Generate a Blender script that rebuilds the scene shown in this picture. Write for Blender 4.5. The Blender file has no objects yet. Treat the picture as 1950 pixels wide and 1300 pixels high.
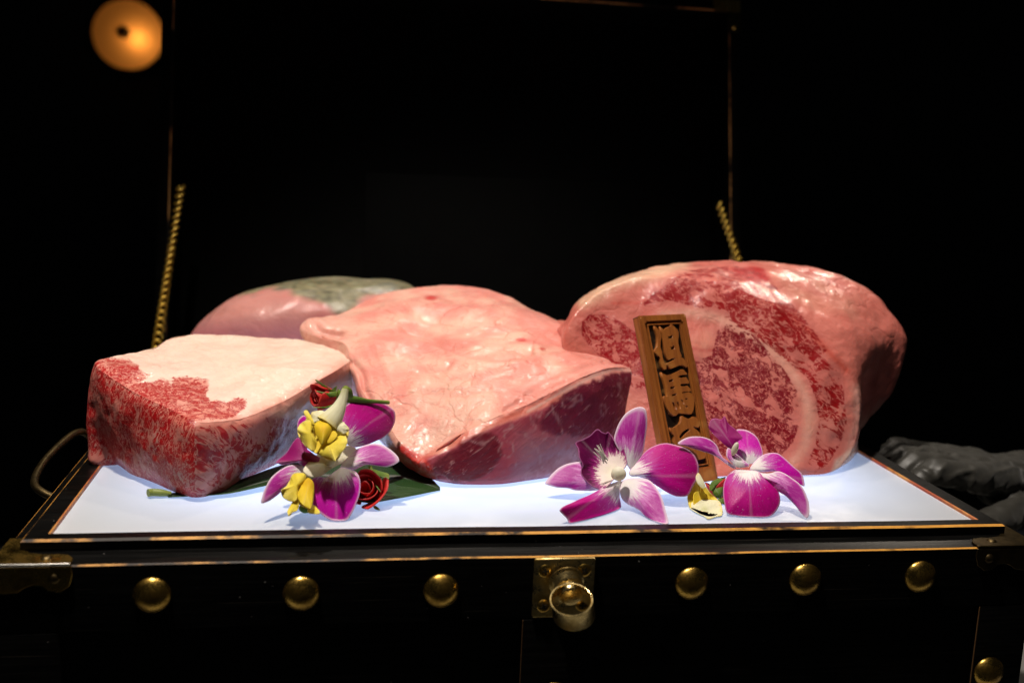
import bpy, bmesh, math, random
import numpy as np
from mathutils import Vector, Matrix
random.seed(7); np.random.seed(7)
SC = bpy.context.scene
COL = SC.collection

# ------------------------------------------------------------------ camera
F = 2021.0; PITCH, ROLL, YAW = .1737, .0433, .1671
CAM = np.array([-.1256, -.5913, .2176])
fw = np.array([math.sin(YAW)*math.cos(PITCH), math.cos(YAW)*math.cos(PITCH), -math.sin(PITCH)])
_r = np.array([math.cos(YAW), -math.sin(YAW), 0]); _u = np.cross(_r, fw)
RT = _r*math.cos(ROLL)+_u*math.sin(ROLL); UP = -_r*math.sin(ROLL)+_u*math.cos(ROLL)
cd = bpy.data.cameras.new('camera'); cam = bpy.data.objects.new('camera', cd); COL.objects.link(cam)
cam.matrix_world = Matrix(((RT[0], UP[0], -fw[0], CAM[0]), (RT[1], UP[1], -fw[1], CAM[1]), (RT[2], UP[2], -fw[2], CAM[2]), (0, 0, 0, 1)))
cd.sensor_fit = 'HORIZONTAL'; cd.sensor_width = 36; cd.lens = 36*F/1950
cd.clip_start = .02; cd.clip_end = 60
cd.dof.use_dof = True; cd.dof.focus_distance = .68; cd.dof.aperture_fstop = 5.6
SC.camera = cam
# ------------------------------------------------------------------ world, lamps, exposure
w = bpy.data.worlds.new('World'); SC.world = w; w.use_nodes = True
w.node_tree.nodes['Background'].inputs[0].default_value = (.85, .9, 1, 1)
w.node_tree.nodes['Background'].inputs[1].default_value = .006
def spot(name, loc, target, watts, size, color, angle=60, blend=.6):
    d = bpy.data.lights.new(name, 'SPOT'); o = bpy.data.objects.new(name, d); COL.objects.link(o)
    d.energy = watts; d.shadow_soft_size = size; d.color = color
    d.spot_size = math.radians(angle); d.spot_blend = blend
    o.location = loc; o.rotation_euler = (Vector(target)-Vector(loc)).to_track_quat('-Z', 'Y').to_euler()
    return o
spot('spot_key', (-.36, -.12, 1.48), (.0, .12, .0), 112, .040, (1, .91, .81), 42, .55)
spot('spot_second', (.34, .20, 1.60), (.12, .14, .0), 14, .020, (1, .88, .74), 40, .4)
spot('spot_back', (.10, 1.15, 1.45), (.0, .17, .05), 30, .030, (1, .89, .76), 34, .4)
spot('spot_side', (1.10, 1.15, 1.08), (.22, .20, .12), 27, .030, (1, .87, .72), 13, .6)
SC.view_settings.view_transform = 'Standard'; SC.view_settings.look = 'None'
SC.view_settings.exposure = 0; SC.view_settings.gamma = 1
SC.cycles.use_denoising = True
SC.cycles.max_bounces = 8; SC.cycles.diffuse_bounces = 3; SC.cycles.glossy_bounces = 4
SC.cycles.transmission_bounces = 6; SC.cycles.sample_clamp_indirect = 6

# ------------------------------------------------------------------ helpers: photo pixel -> place
def ray(px, py): return fw+RT*(px-975)/F+UP*(650-py)/F
def PZ(px, py, z=0.):
    d = ray(px, py); return CAM+d*((z-CAM[2])/d[2])
def PY(px, py, y):
    d = ray(px, py); return CAM+d*((y-CAM[1])/d[1])
def projv(P):
    d = P-CAM; z = d@fw
    return np.stack([975+F*(d@RT)/z, 650-F*(d@UP)/z], 1)
def crop(ox, oy, s): return lambda pts: [(ox+x/s, oy+y/s) for x, y in pts]

# ------------------------------------------------------------------ helpers: noise
def _h(i, j, k, s):
    n = (i*374761393+j*668265263+k*2147483647+s*974634777) & 0xffffffff
    n = ((n ^ (n >> 13))*1274126177) & 0xffffffff
    n = ((n ^ (n >> 16))*2246822519) & 0xffffffff
    return ((n ^ (n >> 15)) & 0xffffff)/8388607.5-1
def vnoise(P, s=0):
    P = np.asarray(P, float); I = np.floor(P).astype(np.int64); f = P-I; f = f*f*f*(f*(f*6-15)+10)
    r = 0
    for a in (0, 1):
        for b in (0, 1):
            for c in (0, 1):
                wgt = (f[:, 0] if a else 1-f[:, 0])*(f[:, 1] if b else 1-f[:, 1])*(f[:, 2] if c else 1-f[:, 2])
                r = r+wgt*_h(I[:, 0]+a, I[:, 1]+b, I[:, 2]+c, s)
    return r
def fbm(P, sc, o=3, s=0):
    r = 0; a = 1; P = np.asarray(P)
    for i in range(o):
        r = r+a*vnoise(P*sc+17.3*i, s+i); a *= .5; sc *= 2.03
    return r/1.6
def sst(x, a, b):
    t = np.clip((x-a)/(b-a), 0, 1); return t*t*(3-2*t)

# ------------------------------------------------------------------ helpers: objects
def mesh(name, V, Fc, mat=None, parent=None, smooth=True, sharp=None):
    me = bpy.data.meshes.new(name)
    me.from_pydata([tuple(map(float, v)) for v in V], [], [tuple(map(int, f)) for f in Fc]); me.update()
    return mobj(name, me, mat, parent, smooth, sharp)
def mobj(name, me, mat=None, parent=None, smooth=True, sharp=None):
    if smooth: me.polygons.foreach_set('use_smooth', [True]*len(me.polygons))
    if sharp is not None: me.set_sharp_from_angle(angle=math.radians(sharp))
    o = bpy.data.objects.new(name, me); COL.objects.link(o)
    if mat is not None:
        for m in (mat if isinstance(mat, (list, tuple)) else [mat]): me.materials.append(m)
    if parent is not None:
        o.parent = parent; o.matrix_parent_inverse = Matrix.Translation(parent.location).inverted() if parent.type == 'EMPTY' else Matrix()
    return o
def tag(o, label, cat, group=None, kind=None):
    if label: o['label'] = label
    if cat: o['category'] = cat
    if group: o['group'] = group
    if kind: o['kind'] = kind
    return o
def empty(name, loc):
    o = bpy.data.objects.new(name, None); COL.objects.link(o); o.location = tuple(map(float, loc)); o.empty_display_size = .02
    return o
def fattr(o, name, vals):
    a = o.data.attributes.new(name, 'FLOAT', 'POINT'); a.data.foreach_set('value', np.asarray(vals, np.float32))
def cattr(o, name, rgb):
    a = o.data.attributes.new(name, 'FLOAT_COLOR', 'POINT')
    a.data.foreach_set('color', np.concatenate([rgb, np.ones((len(rgb), 1))], 1).astype(np.float32).ravel())
def bm_obj(name, bm, mat, parent=None, smooth=True, sharp=40):
    me = bpy.data.meshes.new(name); bm.to_mesh(me); bm.free()
    return mobj(name, me, mat, parent, smooth, sharp)
def box(name, lo, hi, mat, parent=None, bev=.001, M=None):
    bm = bmesh.new(); bmesh.ops.create_cube(bm, size=1)
    lo = Vector(lo); hi = Vector(hi)
    for v in bm.verts: v.co = Vector([(lo[i]+hi[i])/2+v.co[i]*(hi[i]-lo[i]) for i in range(3)])
    if bev: bmesh.ops.bevel(bm, geom=bm.edges[:], offset=bev, segments=2, affect='EDGES', profile=.5)
    if M is not None: bm.transform(M)
    return bm_obj(name, bm, mat, parent, True, 35)
def lathe_bm(prof, n=32):
    V = []; Fc = []; rows = []
    for r, z in prof:
        if r < 1e-7: rows.append([len(V)]); V.append((0, 0, z))
        else:
            rows.append(list(range(len(V), len(V)+n)))
            V += [(r*math.cos(2*math.pi*i/n), r*math.sin(2*math.pi*i/n), z) for i in range(n)]
    for a, b in zip(rows, rows[1:]):
        for i in range(n):
            j = (i+1) % n
            if len(a) == 1 and len(b) == 1: continue
            if len(a) == 1: Fc.append((a[0], b[j], b[i])[::-1] if False else (a[0], b[i], b[j]))
            elif len(b) == 1: Fc.append((a[i], b[0], a[j]))
            else: Fc.append((a[i], b[i], b[j], a[j]))
    return V, Fc
def frame_to(axis, origin, roll=None):
    z = Vector(axis).normalized(); x = Vector(roll) if roll is not None else (Vector((0, 0, 1)) if abs(z.z) < .9 else Vector((1, 0, 0)))
    y = z.cross(x).normalized(); x = y.cross(z)
    return Matrix(((x.x, y.x, z.x, origin[0]), (x.y, y.y, z.y, origin[1]), (x.z, y.z, z.z, origin[2]), (0, 0, 0, 1)))
def lathe(name, prof, axis, origin, mat, parent=None, n=32, sharp=40):
    V, Fc = lathe_bm(prof, n); M = frame_to(axis, origin)
    V = [M@Vector(v) for v in V]
    bm = bmesh.new(); vs = [bm.verts.new(v) for v in V]
    for f in Fc: bm.faces.new([vs[i] for i in f])
    bmesh.ops.recalc_face_normals(bm, faces=bm.faces[:])
    return bm_obj(name, bm, mat, parent, True, sharp)
def crom(P, n, closed):
    P = np.asarray(P, float); K = len(P)
    t = np.linspace(0, K if closed else K-1, n, endpoint=not closed)
    i = np.floor(t).astype(int)
    if not closed: i = np.minimum(i, K-2)
    f = (t-i).reshape(-1, *([1]*(P.ndim-1)))
    g = (lambda k: P[k % K]) if closed else (lambda k: P[np.clip(k, 0, K-1)])
    a, b, c, d = g(i-1), g(i), g(i+1), g(i+2)
    return .5*((2*b)+(c-a)*f+(2*a-5*b+4*c-d)*f*f+(3*b-a-3*c+d)*f**3)
def tube_vf(pts, rad, n=10, cap=True):
    pts = np.asarray(pts, float); m = len(pts); rad = np.broadcast_to(rad, m)
    T = np.gradient(pts, axis=0); T /= np.linalg.norm(T, axis=1)[:, None]+1e-12
    a = np.array([0, 0, 1.]) if abs(T[0][2]) < .9 else np.array([1., 0, 0])
    V = []; Fc = []
    nrm = np.cross(T[0], a); nrm /= np.linalg.norm(nrm)
    for k in range(m):
        nrm = nrm-T[k]*(nrm@T[k]); nrm /= np.linalg.norm(nrm); b = np.cross(T[k], nrm)
        for i in range(n):
            th = 2*math.pi*i/n; V.append(pts[k]+rad[k]*(nrm*math.cos(th)+b*math.sin(th)))
    for k in range(m-1):
        for i in range(n):
            j = (i+1) % n; Fc.append((k*n+i, k*n+j, k*n+n+j, k*n+n+i))
    if cap:
        Fc.append(tuple(range(n))[::-1]); Fc.append(tuple(range((m-1)*n, m*n)))
    return V, Fc
def tube(name, pts, rad, mat, parent=None, n=10, samples=None):
    if samples: pts = crom(pts, samples, False); rad = crom(np.asarray(rad, float).reshape(-1, 1), samples, False)[:, 0] if not np.isscalar(rad) else rad
    V, Fc = tube_vf(pts, rad, n); return mesh(name, V, Fc, mat, parent, True, 60)

# ------------------------------------------------------------------ helpers: materials
class Mat:
    def __init__(s, name):
        s.m = bpy.data.materials.new(name); s.m.use_nodes = True; s.t = s.m.node_tree; s.t.nodes.clear()
        s.out = s.t.nodes.new('ShaderNodeOutputMaterial'); s.p = s.t.nodes.new('ShaderNodeBsdfPrincipled')
        s.t.links.new(s.p.outputs[0], s.out.inputs[0])
    def set(s, node, key, v):
        i = node.inputs[key]
        if hasattr(v, 'is_output') or isinstance(v, bpy.types.NodeSocket): s.t.links.new(v, i)
        elif isinstance(v, (tuple, list)) and len(v) == 3 and i.type == 'RGBA': i.default_value = (*v, 1)
        else: i.default_value = v
    def n(s, typ, ins=None, **pr):
        nd = s.t.nodes.new('ShaderNode'+typ)
        for k, v in pr.items(): setattr(nd, k, v)
        for k, v in (ins or {}).items(): s.set(nd, k, v)
        return nd
    def P(s, **k):
        for a, v in k.items(): s.set(s.p, a.replace('_', ' '), v)
        return s
    def obj(s): return s.n('TexCoord').outputs['Object']
    def attr(s, name, out='Fac'): return s.n('Attribute', attribute_name=name).outputs[out]
    def noise(s, vec, scale, detail=2, rough=.5, dist=0, out='Fac'):
        return s.n('TexNoise', {'Vector': vec, 'Scale': scale, 'Detail': detail, 'Roughness': rough, 'Distortion': dist}).outputs[out]
    def mapping(s, vec, scale=(1, 1, 1), rot=(0, 0, 0)):
        return s.n('Mapping', {'Vector': vec, 'Scale': scale, 'Rotation': rot}).outputs[0]
    def ss(s, v, a, b, c=0., d=1.):
        return s.n('MapRange', {'Value': v, 'From Min': a, 'From Max': b, 'To Min': c, 'To Max': d}, interpolation_type='SMOOTHSTEP').outputs[0]
    def math(s, op, a, b=0.):
        nd = s.n('Math', operation=op); s.set(nd, 0, a); s.set(nd, 1, b); return nd.outputs[0]
    def mix(s, f, a, b, blend='MIX'):
        nd = s.n('Mix', data_type='RGBA', blend_type=blend); s.set(nd, 0, f); s.set(nd, 6, a); s.set(nd, 7, b); return nd.outputs[2]
    def bump(s, h, strength=.3, dist=.001, normal=None):
        nd = s.n('Bump', {'Height': h, 'Strength': strength, 'Distance': dist})
        if normal is not None: s.set(nd, 'Normal', normal)
        return nd.outputs[0]
def simple(name, col, rough=.5, metal=0., **k):
    m = Mat(name); m.P(Base_Color=col, Roughness=rough, Metallic=metal, **k); return m

def brass_mat(name, col, dark, rough):
    m = Mat(name); o = m.obj()
    n1 = m.noise(o, 90, 4, .6); n2 = m.noise(o, 900, 2)
    f = m.ss(n1, .42, .68)
    m.P(Base_Color=m.mix(f, col, dark), Metallic=1., Roughness=m.ss(m.math('ADD', n1, m.math('MULTIPLY', n2, .4)), .4, 1.0, rough, rough+.25),
        Normal=m.bump(m.noise(o, 350, 3), .12, .0006)); return m.m
BRASS = brass_mat('brass_aged', (.60, .38, .085), (.30, .17, .035), .17)
BRASS_L = brass_mat('brass_lock', (.66, .50, .22), (.40, .27, .08), .2)
BRASS_D = brass_mat('brass_dark', (.10, .07, .03), (.035, .025, .012), .32)  # much darker brass tone for the right bracket, handles and small fittings
CHAIN = brass_mat('brass_chain', (.95, .66, .14), (.75, .48, .08), .33)
def black_wood():
    m = Mat('black_lacquer_wood'); o = m.obj()
    g = m.noise(m.mapping(o, (4, 90, 90)), 6, 4, .6)
    sc = m.noise(m.mapping(o, (3, 220, 220)), 3, 2, .5); scr = m.ss(sc, .70, .74)
    sp = m.ss(m.noise(o, 420, 1), .80, .83)
    c = m.mix(m.ss(g, .3, .8), (.0014, .0014, .0014), (.0034, .0031, .0028))
    c = m.mix(m.math('MULTIPLY', scr, .22), c, (.10, .08, .06))
    c = m.mix(sp, c, (.16, .15, .14))
    m.P(Base_Color=c, Roughness=m.ss(g, .3, .75, .30, .46), Specular_IOR_Level=.13, Normal=m.bump(g, .18, .0005)); return m.m
BLACK = black_wood()
def worn():
    m = Mat('worn_wood_edge'); o = m.obj()
    n1 = m.noise(o, 34, 4, .65); n2 = m.noise(m.mapping(o, (60, 400, 400)), 1, 3)
    n3 = m.noise(o, 6, 2); f = m.ss(m.math('ADD', m.math('ADD', n1, m.math('MULTIPLY', n2, .35)), m.math('MULTIPLY', m.math('SUBTRACT', n3, .5), .8)), .55, .75)
    c = m.mix(m.noise(o, 160, 3), (.78, .40, .075), (.50, .20, .035))
    m.P(Base_Color=m.mix(f, (.02, .012, .008), c), Roughness=.5, Specular_IOR_Level=.2, Normal=m.bump(n2, .4, .0006)); return m.m
WORN = worn()
def worn_full():
    m = Mat('bare_wood_edge'); o = m.obj()
    n1 = m.noise(o, 26, 3, .6)
    m.P(Base_Color=m.mix(m.ss(n1, .4, .65), (.34, .06, .02), (.55, .25, .06)), Roughness=.5, Normal=m.bump(m.noise(o, 500, 3), .5, .0006)); return m.m
BARE = worn_full()
WORND = Mat('lid_edge_dark'); _o = WORND.obj()
WORND.P(Base_Color=WORND.mix(WORND.ss(WORND.noise(_o, 22, 4, .65), .44, .62), (.01, .006, .003), (.66, .34, .11)), Roughness=.5); WORND = WORND.m

# ================================================================== SETTING
DARK = Mat('dark_wall'); _o = DARK.obj()
DARK.P(Base_Color=DARK.mix(DARK.noise(_o, 3, 3), (.006, .006, .006), (.012, .011, .010)), Roughness=.7)
tag(box('wall', (-3.2, 2.62, -1.0), (3.2, 2.74, 2.6), DARK.m, None, 0), None, None, kind='structure')
TB = Mat('table_cloth'); _o = TB.obj()
TB.P(Base_Color=TB.mix(TB.noise(_o, 40, 4), (.22, .22, .20), (.30, .30, .28)), Roughness=.85, Normal=TB.bump(TB.noise(_o, 900, 2), .4, .001))
tag(box('table_top', (-.62, -.14, -.30), (.62, .56, -.262), TB.m, None, .004), None, None, kind='structure')

# ================================================================== TRUNK
HX, DEP = .28, .455
trunk = tag(empty('trunk', (0, .23, -.26)), 'black lacquered trunk with open lid, brass studs and glowing white top', 'trunk')
def sweep(name, prof, mats_idx, mats, parent, hx=HX, dep=DEP, seg=40):
    loops = []; V = []; Fc = []; mi = []
    for dx, dy, z in prof:
        x0, x1, y0, y1 = -hx-dx, hx+dx, -dy, dep+dx
        pts = []
        for (a, b) in (((x0, y0), (x1, y0)), ((x1, y0), (x1, y1)), ((x1, y1), (x0, y1)), ((x0, y1), (x0, y0))):
            for k in range(seg): pts.append((a[0]+(b[0]-a[0])*k/seg, a[1]+(b[1]-a[1])*k/seg, z))
        loops.append(list(range(len(V), len(V)+len(pts)))); V += pts
    n = 4*seg
    for k in range(len(prof)-1):
        for i in range(n):
            j = (i+1) % n; Fc.append((loops[k][i], loops[k+1][i], loops[k+1][j], loops[k][j])[::-1]); mi.append(mats_idx[k])
    V = np.array(V)
    V[:, 2] += .00025*fbm(V, 14, 2, 5)
    o = mesh(name, V, Fc, mats, parent, True, 25)
    o.data.polygons.foreach_set('material_index', mi); return o
# rim strip round the panel
sweep('rim_strip', [(0, 0, -.008), (0, 0, .0008), (.0007, .0007, .0014), (.0113, .0096, .0016), (.0125, .0112, .0005), (.0125, .0112, -.0050)],
      [2, 2, 0, 1, 0], [BLACK, WORN, BARE], trunk)
sweep('ledge', [(.0125, .0112, -.0049), (.0145, .0135, -.0054), (.0212, .0287, -.0059), (.0220, .0297, -.0066), (.0222, .0300, -.0080), (.0222, .0300, -.0430), (.0205, .0280, -.0436)],
      [0, 0, 1, 0, 0, 0], [BLACK, WORN], trunk)
sweep('body', [(.0200, .0276, -.0430), (.0200, .0276, -.2600)], [0], [BLACK], trunk)
# centre strap and corner posts under the band
box('strap', (-.0175, -.0302, -.2590), (.0190, -.0272, -.0440), [BLACK], trunk, .0004)
box('corner_post', (-.3024, -.0302, -.2588), (-.2690, -.0270, -.0440), [BLACK], trunk, .0004)
box('corner_post', (.2690, -.0302, -.2588), (.3024, -.0270, -.0440), [BLACK], trunk, .0004)
for nm, x in (('strap_edge', -.0176), ('post_edge', .2688)):
    box(nm, (x-.00025, -.03035, -.2586), (x+.00025, -.0296, -.0442), [simple('strap_edge_brown', (.10, .05, .018), .5).m], trunk, 0)
# studs
STUDP = [(.0, .0052)]
STUDP = [(.0, .0052), (.0016, .00510), (.0035, .0046), (.0054, .0038), (.0072, .0026), (.0085, .0013), (.0091, .0004), (.0090, .0)]
STUDP = [(r*1.12, z*1.15) for r, z in STUDP]
stud_xy = [(290, 1132), (574, 1129), (840, 1124), (1317, 1110), (1533, 1103), (1752, 1097)]
st0 = None
for i, (px, py) in enumerate(stud_xy+[(1882, 1279), (1056, 1328)]):
    yy = -.0300 if i < 6 else -.0302
    c = PY(px, py, yy)
    if st0 is None:
        V, Fc = lathe_bm(STUDP, 36); M = frame_to((0, -1, 0), (0, 0, 0)); V = [M@Vector(v) for v in V]
        bm = bmesh.new(); vs = [bm.verts.new(v) for v in V]; [bm.faces.new([vs[q] for q in f]) for f in Fc]
        bmesh.ops.recalc_face_normals(bm, faces=bm.faces[:]); st0 = bm_obj('stud', bm, [BRASS], None, True, 60); o = st0
    else:
        o = st0.copy(); COL.objects.link(o)
    o.location = tuple(c); o.rotation_euler = (0, i*1.3, 0); o.parent = trunk; o.matrix_parent_inverse = Matrix.Translation(trunk.location).inverted()
# light panel: a translucent sheet lit by a lamp panel in the trunk below it
LP = Mat('white_acrylic'); _o = LP.obj()
LP.P(Base_Color=(.42, .42, .40), Roughness=LP.ss(LP.noise(_o, 26, 4, .6), .35, .7, .12, .24))
_t = LP.n('BsdfTranslucent', {'Color': (.62, .62, .62)}); _a = LP.n('AddShader')
LP.t.links.new(LP.p.outputs[0], _a.inputs[0]); LP.t.links.new(_t.outputs[0], _a.inputs[1]); LP.t.links.new(_a.outputs[0], LP.out.inputs[0])
_pn = box('light_panel', (-HX+.0008, .0012, -.006), (HX-.0008, DEP-.001, 0), [LP.m], trunk, .0006)
_b = bmesh.new(); _b.from_mesh(_pn.data); bmesh.ops.delete(_b, geom=[f for f in _b.faces if f.normal.z < -.9], context='FACES'); _b.to_mesh(_pn.data); _b.free()
_ld = bpy.data.lights.new('panel_lamp', 'AREA'); _lo = bpy.data.objects.new('panel_lamp', _ld); COL.objects.link(_lo)
_ld.shape = 'RECTANGLE'; _ld.size = .46; _ld.size_y = .30; _ld.energy = 1.10; _ld.color = (.44, .61, 1.); _lo.location = (0, .205, -.055); _lo.rotation_euler = (math.pi, 0, 0)
# corner brackets
def bracket(side, mat):
    sx = side
    out = [(.3030, -.0062), (.2620, -.0062), (.2612, -.0105), (.2630, -.0170), (.2680, -.0205), (.2735, -.0195), (.2765, -.0165), (.2810, -.0160), (.2850, -.0172), (.2890, -.0200), (.2950, -.0206), (.3030, -.0200)]
    out = [(x*sx, z) for x, z in out]
    bm = bmesh.new(); vs = [bm.verts.new((x, -.0312, z)) for x, z in out]; f = bm.faces.new(vs)
    e = bmesh.ops.extrude_face_region(bm, geom=[f]); bmesh.ops.translate(bm, vec=(0, .0011, 0), verts=[v for v in e['geom'] if isinstance(v, bmesh.types.BMVert)])
    top = [(.3032, -.0312), (.2620, -.0312), (.2625, -.0235), (.2660, -.0185), (.2720, -.0170), (.2790, -.0172), (.2860, -.0150), (.2905, -.010), (.2925, .004), (.2955, .0075), (.3032, .008)]
    vs = [bm.verts.new((x*sx, y, -.0042)) for x, y in top]; f = bm.faces.new(vs)
    e = bmesh.ops.extrude_face_region(bm, geom=[f]); bmesh.ops.translate(bm, vec=(0, 0, -.0012), verts=[v for v in e['geom'] if isinstance(v, bmesh.types.BMVert)])
    bmesh.ops.recalc_face_normals(bm, faces=bm.faces[:])
    bmesh.ops.bevel(bm, geom=[e for e in bm.edges], offset=.0003, segments=1, affect='EDGES')
    b = bm_obj('corner_bracket', bm, [mat], trunk, True, 30)
    lathe('rivet', [(0, .0016), (.0016, .0013), (.0027, .0005), (.003, 0)], (0, -1, 0), (.2705*sx, -.0312, -.0125), [BRASS_D], b, 16)
    lathe('rivet', [(0, .0016), (.0016, .0013), (.0027, .0005), (.003, 0)], (0, 0, 1), (.2760*sx, -.0235, -.0042), [BRASS_D], b, 16)
    return b
_bk = bracket(-1, BRASS); bracket(1, BRASS_D)
tube('bracket_glint', np.array([(-.3030, -.0312, -.0047), (-.28, -.0313, -.0047), (-.2624, -.0312, -.0047)]), .0009, [simple('glint_silver', (.9, .86, .78), .22, 1.).m], _bk, 10)  # added silver rod that draws the lamp's glint along the left bracket
# lock
lc = PY(1073, 1117, -.031)
def lock():
    p = box('lock_plate', (lc[0]-.0178, -.0326, lc[2]-.0178), (lc[0]+.0178, -.0298, lc[2]+.0178), [BRASS_L], trunk, .0012)
    for sx in (-1, 1):
        for sz in (-1, 1):
            c = (lc[0]+sx*.0113, -.0326, lc[2]+sz*.0105)
            s = lathe('screw', [(0, .0007), (.0022, .0009), (.0034, .0006), (.0040, 0)], (0, -1, 0), c, [BRASS], p, 20)
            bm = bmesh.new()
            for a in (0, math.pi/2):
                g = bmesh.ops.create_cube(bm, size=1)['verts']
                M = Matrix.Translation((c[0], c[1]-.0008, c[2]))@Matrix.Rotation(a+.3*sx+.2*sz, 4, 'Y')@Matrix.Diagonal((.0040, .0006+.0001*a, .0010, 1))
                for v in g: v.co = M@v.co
            bm_obj('cross_slot', bm, [simple('slot_shade', (.008, .006, .004), .6).m], s, False, None)  # dark bars stand for the shade inside the cross recess
    ax = np.array([.03, -.93, -.20]); ax /= np.linalg.norm(ax); c0 = np.array([lc[0]+.001, -.0326, lc[2]+.004])
    prof = [(.0100, 0), (.0102, .0012), (.0086, .0020)]
    z = .0020
    for k in range(4): prof += [(.0086, z), (.0078, z+.0009), (.0086, z+.0018)]; z += .0018
    prof += [(.0070, z+.0004), (.0066, z+.004), (.0058, z+.0052), (.0040, z+.0058), (0, z+.0060)]
    lathe('lock_knob', prof, tuple(ax), tuple(c0), [BRASS_L], trunk, 32, 30)
    # ring: a wide oval band hanging off the knob
    axis = Vector((-.25, -.56, .80)).normalized(); c = Vector((lc[0]+.0012, -.0500, lc[2]-.0032)); M = frame_to(axis, c)
    n = 56; V = []; Fc = []
    for k, (rr, h) in enumerate(((1, .0), (1, .0065), (.985, .0072), (.92, .0074), (.88, .0068), (.88, 0), (.92, -.0006), (.985, -.0006))):
        for i in range(n):
            t = 2*math.pi*i/n; hh = h-(.0090 if k in (0, 5, 6, 7) else 0)
            V.append(M@Vector((.0104*rr*math.cos(t), .0122*rr*math.sin(t), hh)))
    for k in range(8):
        for i in range(n):
            j = (i+1) % n; a = k*n; b = ((k+1) % 8)*n; Fc.append((a+i, a+j, b+j, b+i))
    mesh('lock_ring', V, Fc, [BRASS_L], trunk, True, 40)
lock()
# side handles
def handle(pts, mat):
    h = tube('side_handle', pts, .0026, [mat], trunk, 12, 60)
handle([(-.300, .225, -.020), (-.3095, .226, -.004), (-.3155, .214, .0005), (-.3210, .185, -.002), (-.3240, .155, -.006), (-.3220, .128, -.010), (-.3140, .116, -.013), (-.3000, .112, -.018)], BRASS_D)
handle([(.300, .150, -.030), (.330, .150, -.040), (.345, .160, -.0455), (.347, .215, -.046), (.345, .270, -.0455), (.330, .280, -.040), (.300, .280, -.030)], BRASS_D)
# lid, standing open and leaning back
LEAN = math.radians(13.5)
def lidM(): return Matrix.Translation((.004, .490, -.004))@Matrix.Rotation(-LEAN, 4, 'X')
LM = lidM(); LW, LH, LD = .309, .412, .070
lid = box('lid', (-LW, LD-.008, 0), (LW, LD, LH), [BLACK], trunk, .001, LM)
GL = Mat('black_lid_lining'); _o = GL.obj()
GL.P(Base_Color=GL.mix(GL.noise(_o, 60, 4), (.0012, .0012, .0012), (.0026, .0026, .0024)), Roughness=.6, Specular_IOR_Level=.03)
box('lid_lining', (-LW+.0125, LD-.012, .0125), (LW-.0125, LD-.0085, LH-.0125), [GL.m], lid, 0, LM)
def lrail(name, lo, hi, ed_lo, ed_hi):
    box(name, lo, hi, [BLACK], lid, .0008, LM)
    box('lid_edge', ed_lo, ed_hi, [WORND], lid, .0003, LM)
lrail('lid_rail', (-LW, 0, 0), (-LW+.012, LD-.0085, LH), (-LW+.0108, -.0006, .002), (-LW+.0124, .0009, LH-.012))
lrail('lid_rail', (LW-.012, 0, 0), (LW, LD-.0085, LH), (LW-.0124, -.0006, .002), (LW-.0108, .0009, LH-.012))
lrail('lid_rail', (-LW+.0122, 0, LH-.012), (LW-.0122, LD-.0085, LH-.0003), (-LW+.0125, -.0006, LH-.0124), (LW-.0125, .0009, LH-.0108))
lrail('lid_rail', (-LW+.0122, 0, .0003), (LW-.0122, LD-.0085, .012), (-LW+.0125, -.0006, .0108), (LW-.0125, .0009, .0124))
box('lid_inset', (-.10, LD-.0135, .05), (.20, LD-.0118, .215), [GL.m], lid, .0005, LM)
box('lid_bracket', (LW-.030, -.0016, LH-.0135), (LW+.0012, -.0004, LH+.001), [BRASS], lid, .0004, LM)
box('lid_bracket', (LW-.0135, -.0017, LH-.036), (LW+.0013, -.0005, LH-.0128), [BRASS_D], lid, .0004, LM)
box('lid_bracket', (-LW-.0012, -.0016, LH-.0135), (-LW+.030, -.0004, LH+.001), [BRASS_D], lid, .0004, LM)
_c = LM@Vector((LW-.006, -.0017, LH-.030)); lathe('rivet', [(0, .0016), (.0016, .0013), (.0027, .0005), (.003, 0)], (0, -1, .2), tuple(_c), [BRASS], lid, 14)
# lid chains: twisted links
def chain(A, B, pitch=.0072):
    A = np.asarray(A); B = np.asarray(B); L = np.linalg.norm(B-A); n = int(L/pitch)
    ch = tube('lid_chain', np.array([A+(B-A)*k/6 for k in range(7)]), .0011, [BRASS_D], trunk, 6)
    V = []; Fc = []; N1, N2 = 18, 8
    for i in range(N1):
        t = 2*math.pi*i/N1
        for k in range(N2):
            p = 2*math.pi*k/N2; r = .0034+.0016*math.cos(p)
            V.append(((r+.0002)*math.cos(t), r*1.25*math.sin(t), .0016*math.sin(p)))
    for i in range(N1):
        for k in range(N2):
            Fc.append((i*N2+k, ((i+1) % N1)*N2+k, ((i+1) % N1)*N2+(k+1) % N2, i*N2+(k+1) % N2))
    l0 = mesh('link', V, Fc, [CHAIN], None, True)
    d = Vector(B-A).normalized()
    for i in range(n):
        o = l0 if i == 0 else l0.copy()
        if i: COL.objects.link(o)
        p = A+(B-A)*(i+.5)/n
        tilt = Matrix.Rotation(math.radians(48), 4, 'X'); spin = Matrix.Rotation(.5+i*.12, 4, 'Z')
        o.matrix_world = frame_to(d, p)@spin@tilt; o.parent = ch
        o.matrix_parent_inverse = Matrix()
chain(PY(345, 352, .527), PY(294, 690, .462))
chain(PY(1367, 386, .530), PY(1462, 652, .462))

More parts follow.
